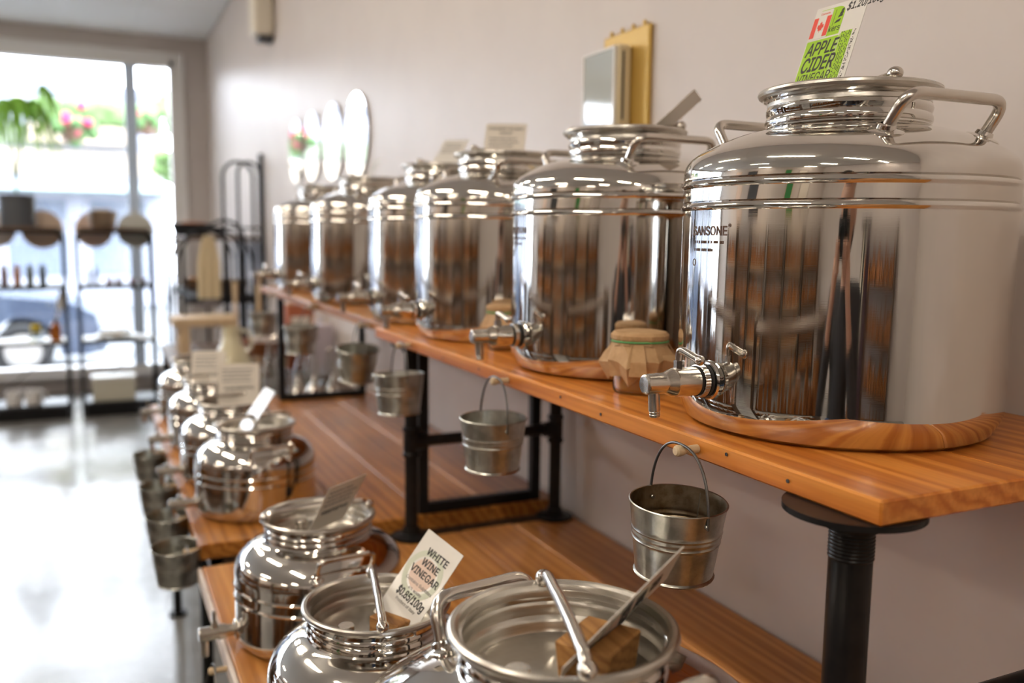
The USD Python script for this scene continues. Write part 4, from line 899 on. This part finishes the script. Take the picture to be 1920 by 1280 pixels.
for k, y in enumerate((-3.2, -1.3, .6, 2.5, 4.4, 6.3)):
    shop_shelf(f"tall shelf unit against the opposite wall, {NTH[k]} from the back", XL + .25, y, PI / 2, .85, 1.65, LV, k)
for k, y in enumerate((-2.2, .2, 2.6, 5.0)):
    shop_shelf(f"low island shelf unit in the middle of the shop, {NTH[k]} from the back", -1.25, y, PI / 2, .9, 1.30, [.12, .50, .88, 1.27], 20 + 2 * k)
shop_shelf("wide shelf unit against the back wall behind the photographer", -1.2, YB + .25, 0, 1.1, 1.65, LV, 40)
for k, (y, z, w, h) in enumerate(((-2.2, 2.2, .5, .4), (-.6, 2.25, .35, .5), (3.4, 2.2, .6, .45), (5.4, 2.2, .4, .5))):
    t = thing("wall_picture", f"framed picture on the opposite wall, {NTH[k]} from the back", "picture", (XL, y, z))
    obj("frame", [bx((0, -w, -h), (.03, w, -h + .04)), bx((0, -w, h - .04), (.03, w, h)), bx((0, -w, -h + .04), (.03, -w + .04, h - .04)), bx((0, w - .04, -h + .04), (.03, w, h - .04))], PALEW if k % 2 else DARKW, t)
    obj("print", bx((.002, -w + .04, -h + .04), (.012, w - .04, h - .04)), (PAPERW, plain("green_poster", (.04, .28, .08), .6), SLATE, PEACH)[k], t)
t = thing("apron_stand", "black coat stand with cream and dark aprons, standing in the aisle behind the photographer", "coat stand", (-.50, -1.40, 0), .6)
obj("pole", tube([(0, 0, .02), (0, 0, 1.62)], .018, 12), BLACKM, t); obj("base", cyl(.20, .02, (0, 0, 0), 36, .004), BLACKM, t)
obj("arm", tube([(-.30, 0, 1.60), (.30, 0, 1.60)], .012, 10), BLACKM, t)
obj("apron", mv(cloth(-.26, -.02, 1.59, .55, .025, .3, 30, 20), (0, -.03, 0)), plain("cream_apron", (.74, .68, .55), .85), t, True)
obj("apron", mv(cloth(.03, .24, 1.59, .65, .025, 1.9, 30, 20), (0, -.03, 0)), plain("dark_plum_apron", (.07, .035, .045), .85), t, True)

# ------------------------------------------------------------------ the photographer, seen only as a reflection in the steel
import manifold3d as m3
def bones(L, size=.016, it=8):
    ms = []
    for (a, ra), (b, rb) in L:
        A = trimesh.creation.icosphere(2, ra).vertices + a; B = trimesh.creation.icosphere(2, rb).vertices + b
        ms.append(m3.Manifold.hull_points(np.vstack([A, B])))
    u = m3.Manifold.batch_boolean(ms, m3.OpType.Add).refine_to_length(size).to_mesh()
    m = trimesh.Trimesh(u.vert_properties[:, :3], u.tri_verts, process=True); trimesh.smoothing.filter_taubin(m, iterations=it); return m
V3 = lambda *a: np.array(a, float)
hd, nk, ch, wa, hp = V3(0, -.235, 1.585), V3(0, -.275, 1.44), V3(0, -.29, 1.27), V3(0, -.29, 1.08), V3(0, -.29, .94)
body, shirt, jeans, shoes = [((hd + (0, 0, .035), .092), (hd + (0, -.015, .05), .094)), ((hd + (0, .02, -.055), .058), (hd + (0, 0, .03), .082)), ((hd + (0, -.03, -.05), .052), (nk, .056)), ((nk, .058), (ch, .125)), ((ch + (-.05, 0, 0), .105), (ch + (.05, 0, 0), .105)), ((ch, .12), (wa, .112)), ((wa, .11), (hp, .12)),
     ((hd + (0, .085, .012), .012), (hd + (0, .098, -.018), .016)), ((hd + (-.09, -.01, .005), .018), (hd + (-.094, -.014, .03), .020)), ((hd + (.09, -.01, .005), .018), (hd + (.094, -.014, .03), .020))], [], [], []
shirt += [((nk + (0, 0, -.045), .075), (ch, .142)), ((ch + (-.05, 0, .02), .120), (ch + (.05, 0, .02), .120)), ((ch, .138), (wa, .128)), ((wa + (-.03, 0, 0), .118), (wa + (.03, 0, 0), .118)), ((wa, .128), (hp, .138))]
jeans += [((hp + (-.06, 0, .02), .118), (hp + (.06, 0, .02), .118))]
for s_ in (-1, 1):
    sh_, el, wr = V3(s_ * .185, -.285, 1.385), V3(s_ * .255, -.20, 1.12), V3(s_ * .115, -.085, 1.405); pm = V3(s_ * .080, -.075, 1.485)
    body += [((ch + (s_ * .05, 0, .10), .07), (sh_, .058)), ((sh_, .055), (el, .040)), ((el, .041), (wr, .027)), ((wr, .027), (pm, .033))]
    shirt += [((ch + (s_ * .05, 0, .10), .085), (sh_, .068)), ((sh_, .067), (el, .052)), ((el, .052), (V3(s_ * .17, -.13, 1.29), .045))]
    for j in range(4):
        k0 = pm + V3(-s_ * .004, .022 - .004 * j, .036 - .019 * j + .012); k1 = k0 + V3(-s_ * .012, .034 - .003 * j, .004); k2 = k1 + V3(-s_ * .024, .006, 0); k3 = k2 + V3(-s_ * (.018 - .003 * abs(j - 1)), -.010, 0)
        body += [((pm, .014), (k0, .0095)), ((k0, .0095), (k1, .009)), ((k1, .0088), (k2, .0082)), ((k2, .0082), (k3, .0072))]
    th = pm + V3(-s_ * .016, -.018, .020); body += [((pm + V3(0, -.012, -.018), .014), (th, .0105)), ((th, .0105), (th + V3(-s_ * .026, .004, .018), .009))]
    kn, an = V3(s_ * .105, -.27, .50), V3(s_ * .115, -.30, .095)
    body += [((hp + (s_ * .085, 0, -.04), .088), (kn, .060)), ((kn, .058), (an, .040)), ((an + (0, -.02, -.04), .040), (an + (s_ * .02, .15, -.06), .032))]
    jeans += [((hp + (s_ * .085, 0, -.03), .104), (kn, .073)), ((kn, .073), (an + (0, 0, .02), .062))]
    shoes += [((an + (0, -.03, -.045), .050), (an + (0, .02, -.04), .048)), ((an + (0, .02, -.048), .046), (an + (s_ * .02, .16, -.058), .036))]
hd_az = -math.atan2(M[2][0], M[2][1])
pr = thing("person", "person in dark shirt and blue jeans holding a camera up, reflected in the steel", "person", (0, 0, 0), hd_az)
lift = lambda m: m
sk = plain("skin", (.52, .30, .21), .5, subsurface_weight=.1, subsurface_scale=.01)
bd = obj("body", bones(body, .012, 10), sk, pr, True)
obj("shirt", bones(shirt, .02, 8), plain("charcoal_shirt", (.035, .035, .04), .85), pr, True)
obj("jeans", bones(jeans, .02, 8), noisy("blue_denim", (.03, .07, .17), (.05, .11, .25), 60., .85), pr, True)
shm = bones(shoes, .014, 6); v = shm.vertices.copy(); v[:, 2] = np.maximum(v[:, 2], .0); shm.vertices = v
obj("shoes", shm, plain("dark_shoe_leather", (.03, .022, .018), .5), pr, True)
obj("hair", bones([((hd + (0, -.03, .070), .088), (hd + (0, -.045, .01), .090)), ((hd + (0, .02, .095), .062), (hd + (0, -.04, .08), .080)), ((hd + (-.055, -.03, .03), .052), (hd + (.055, -.03, .03), .052))], .014, 6), plain("dark_brown_hair", (.03, .018, .012), .6), pr, True)
for s_ in (-1, 1): obj("eye", ball(.012, hd + V3(s_ * .033, .078, .022), 2, (1, .6, .7)), plain("eye_white", (.6, .58, .55), .2) if s_ < 0 else "/World/Looks/eye_white", bd, True)
obj("mouth", ball(.020, hd + V3(0, .074, -.050), 2, (1, .35, .28)), plain("lip", (.40, .14, .12), .5), bd, True)
cm = thing("photo_camera", "black camera held up by the person reflected in the steel", "camera", (0, 0, ZC), hd_az)
obj("camera_body", rbox((.135, .055, .090), .008, (0, -.088, 0)), BLACKM, cm)
obj("viewfinder_hump", rbox((.050, .050, .024), .007, (0, -.088, .056)), BLACKM, cm)
obj("lens", mv(lathe([(0, 0), (.034, 0), (.035, .004), (.035, .038), (.033, .042), (.027, .042), (.025, .036), (0, .034)], 40), (0, -.060, 0), rx=-PI / 2), BLACKM, cm)
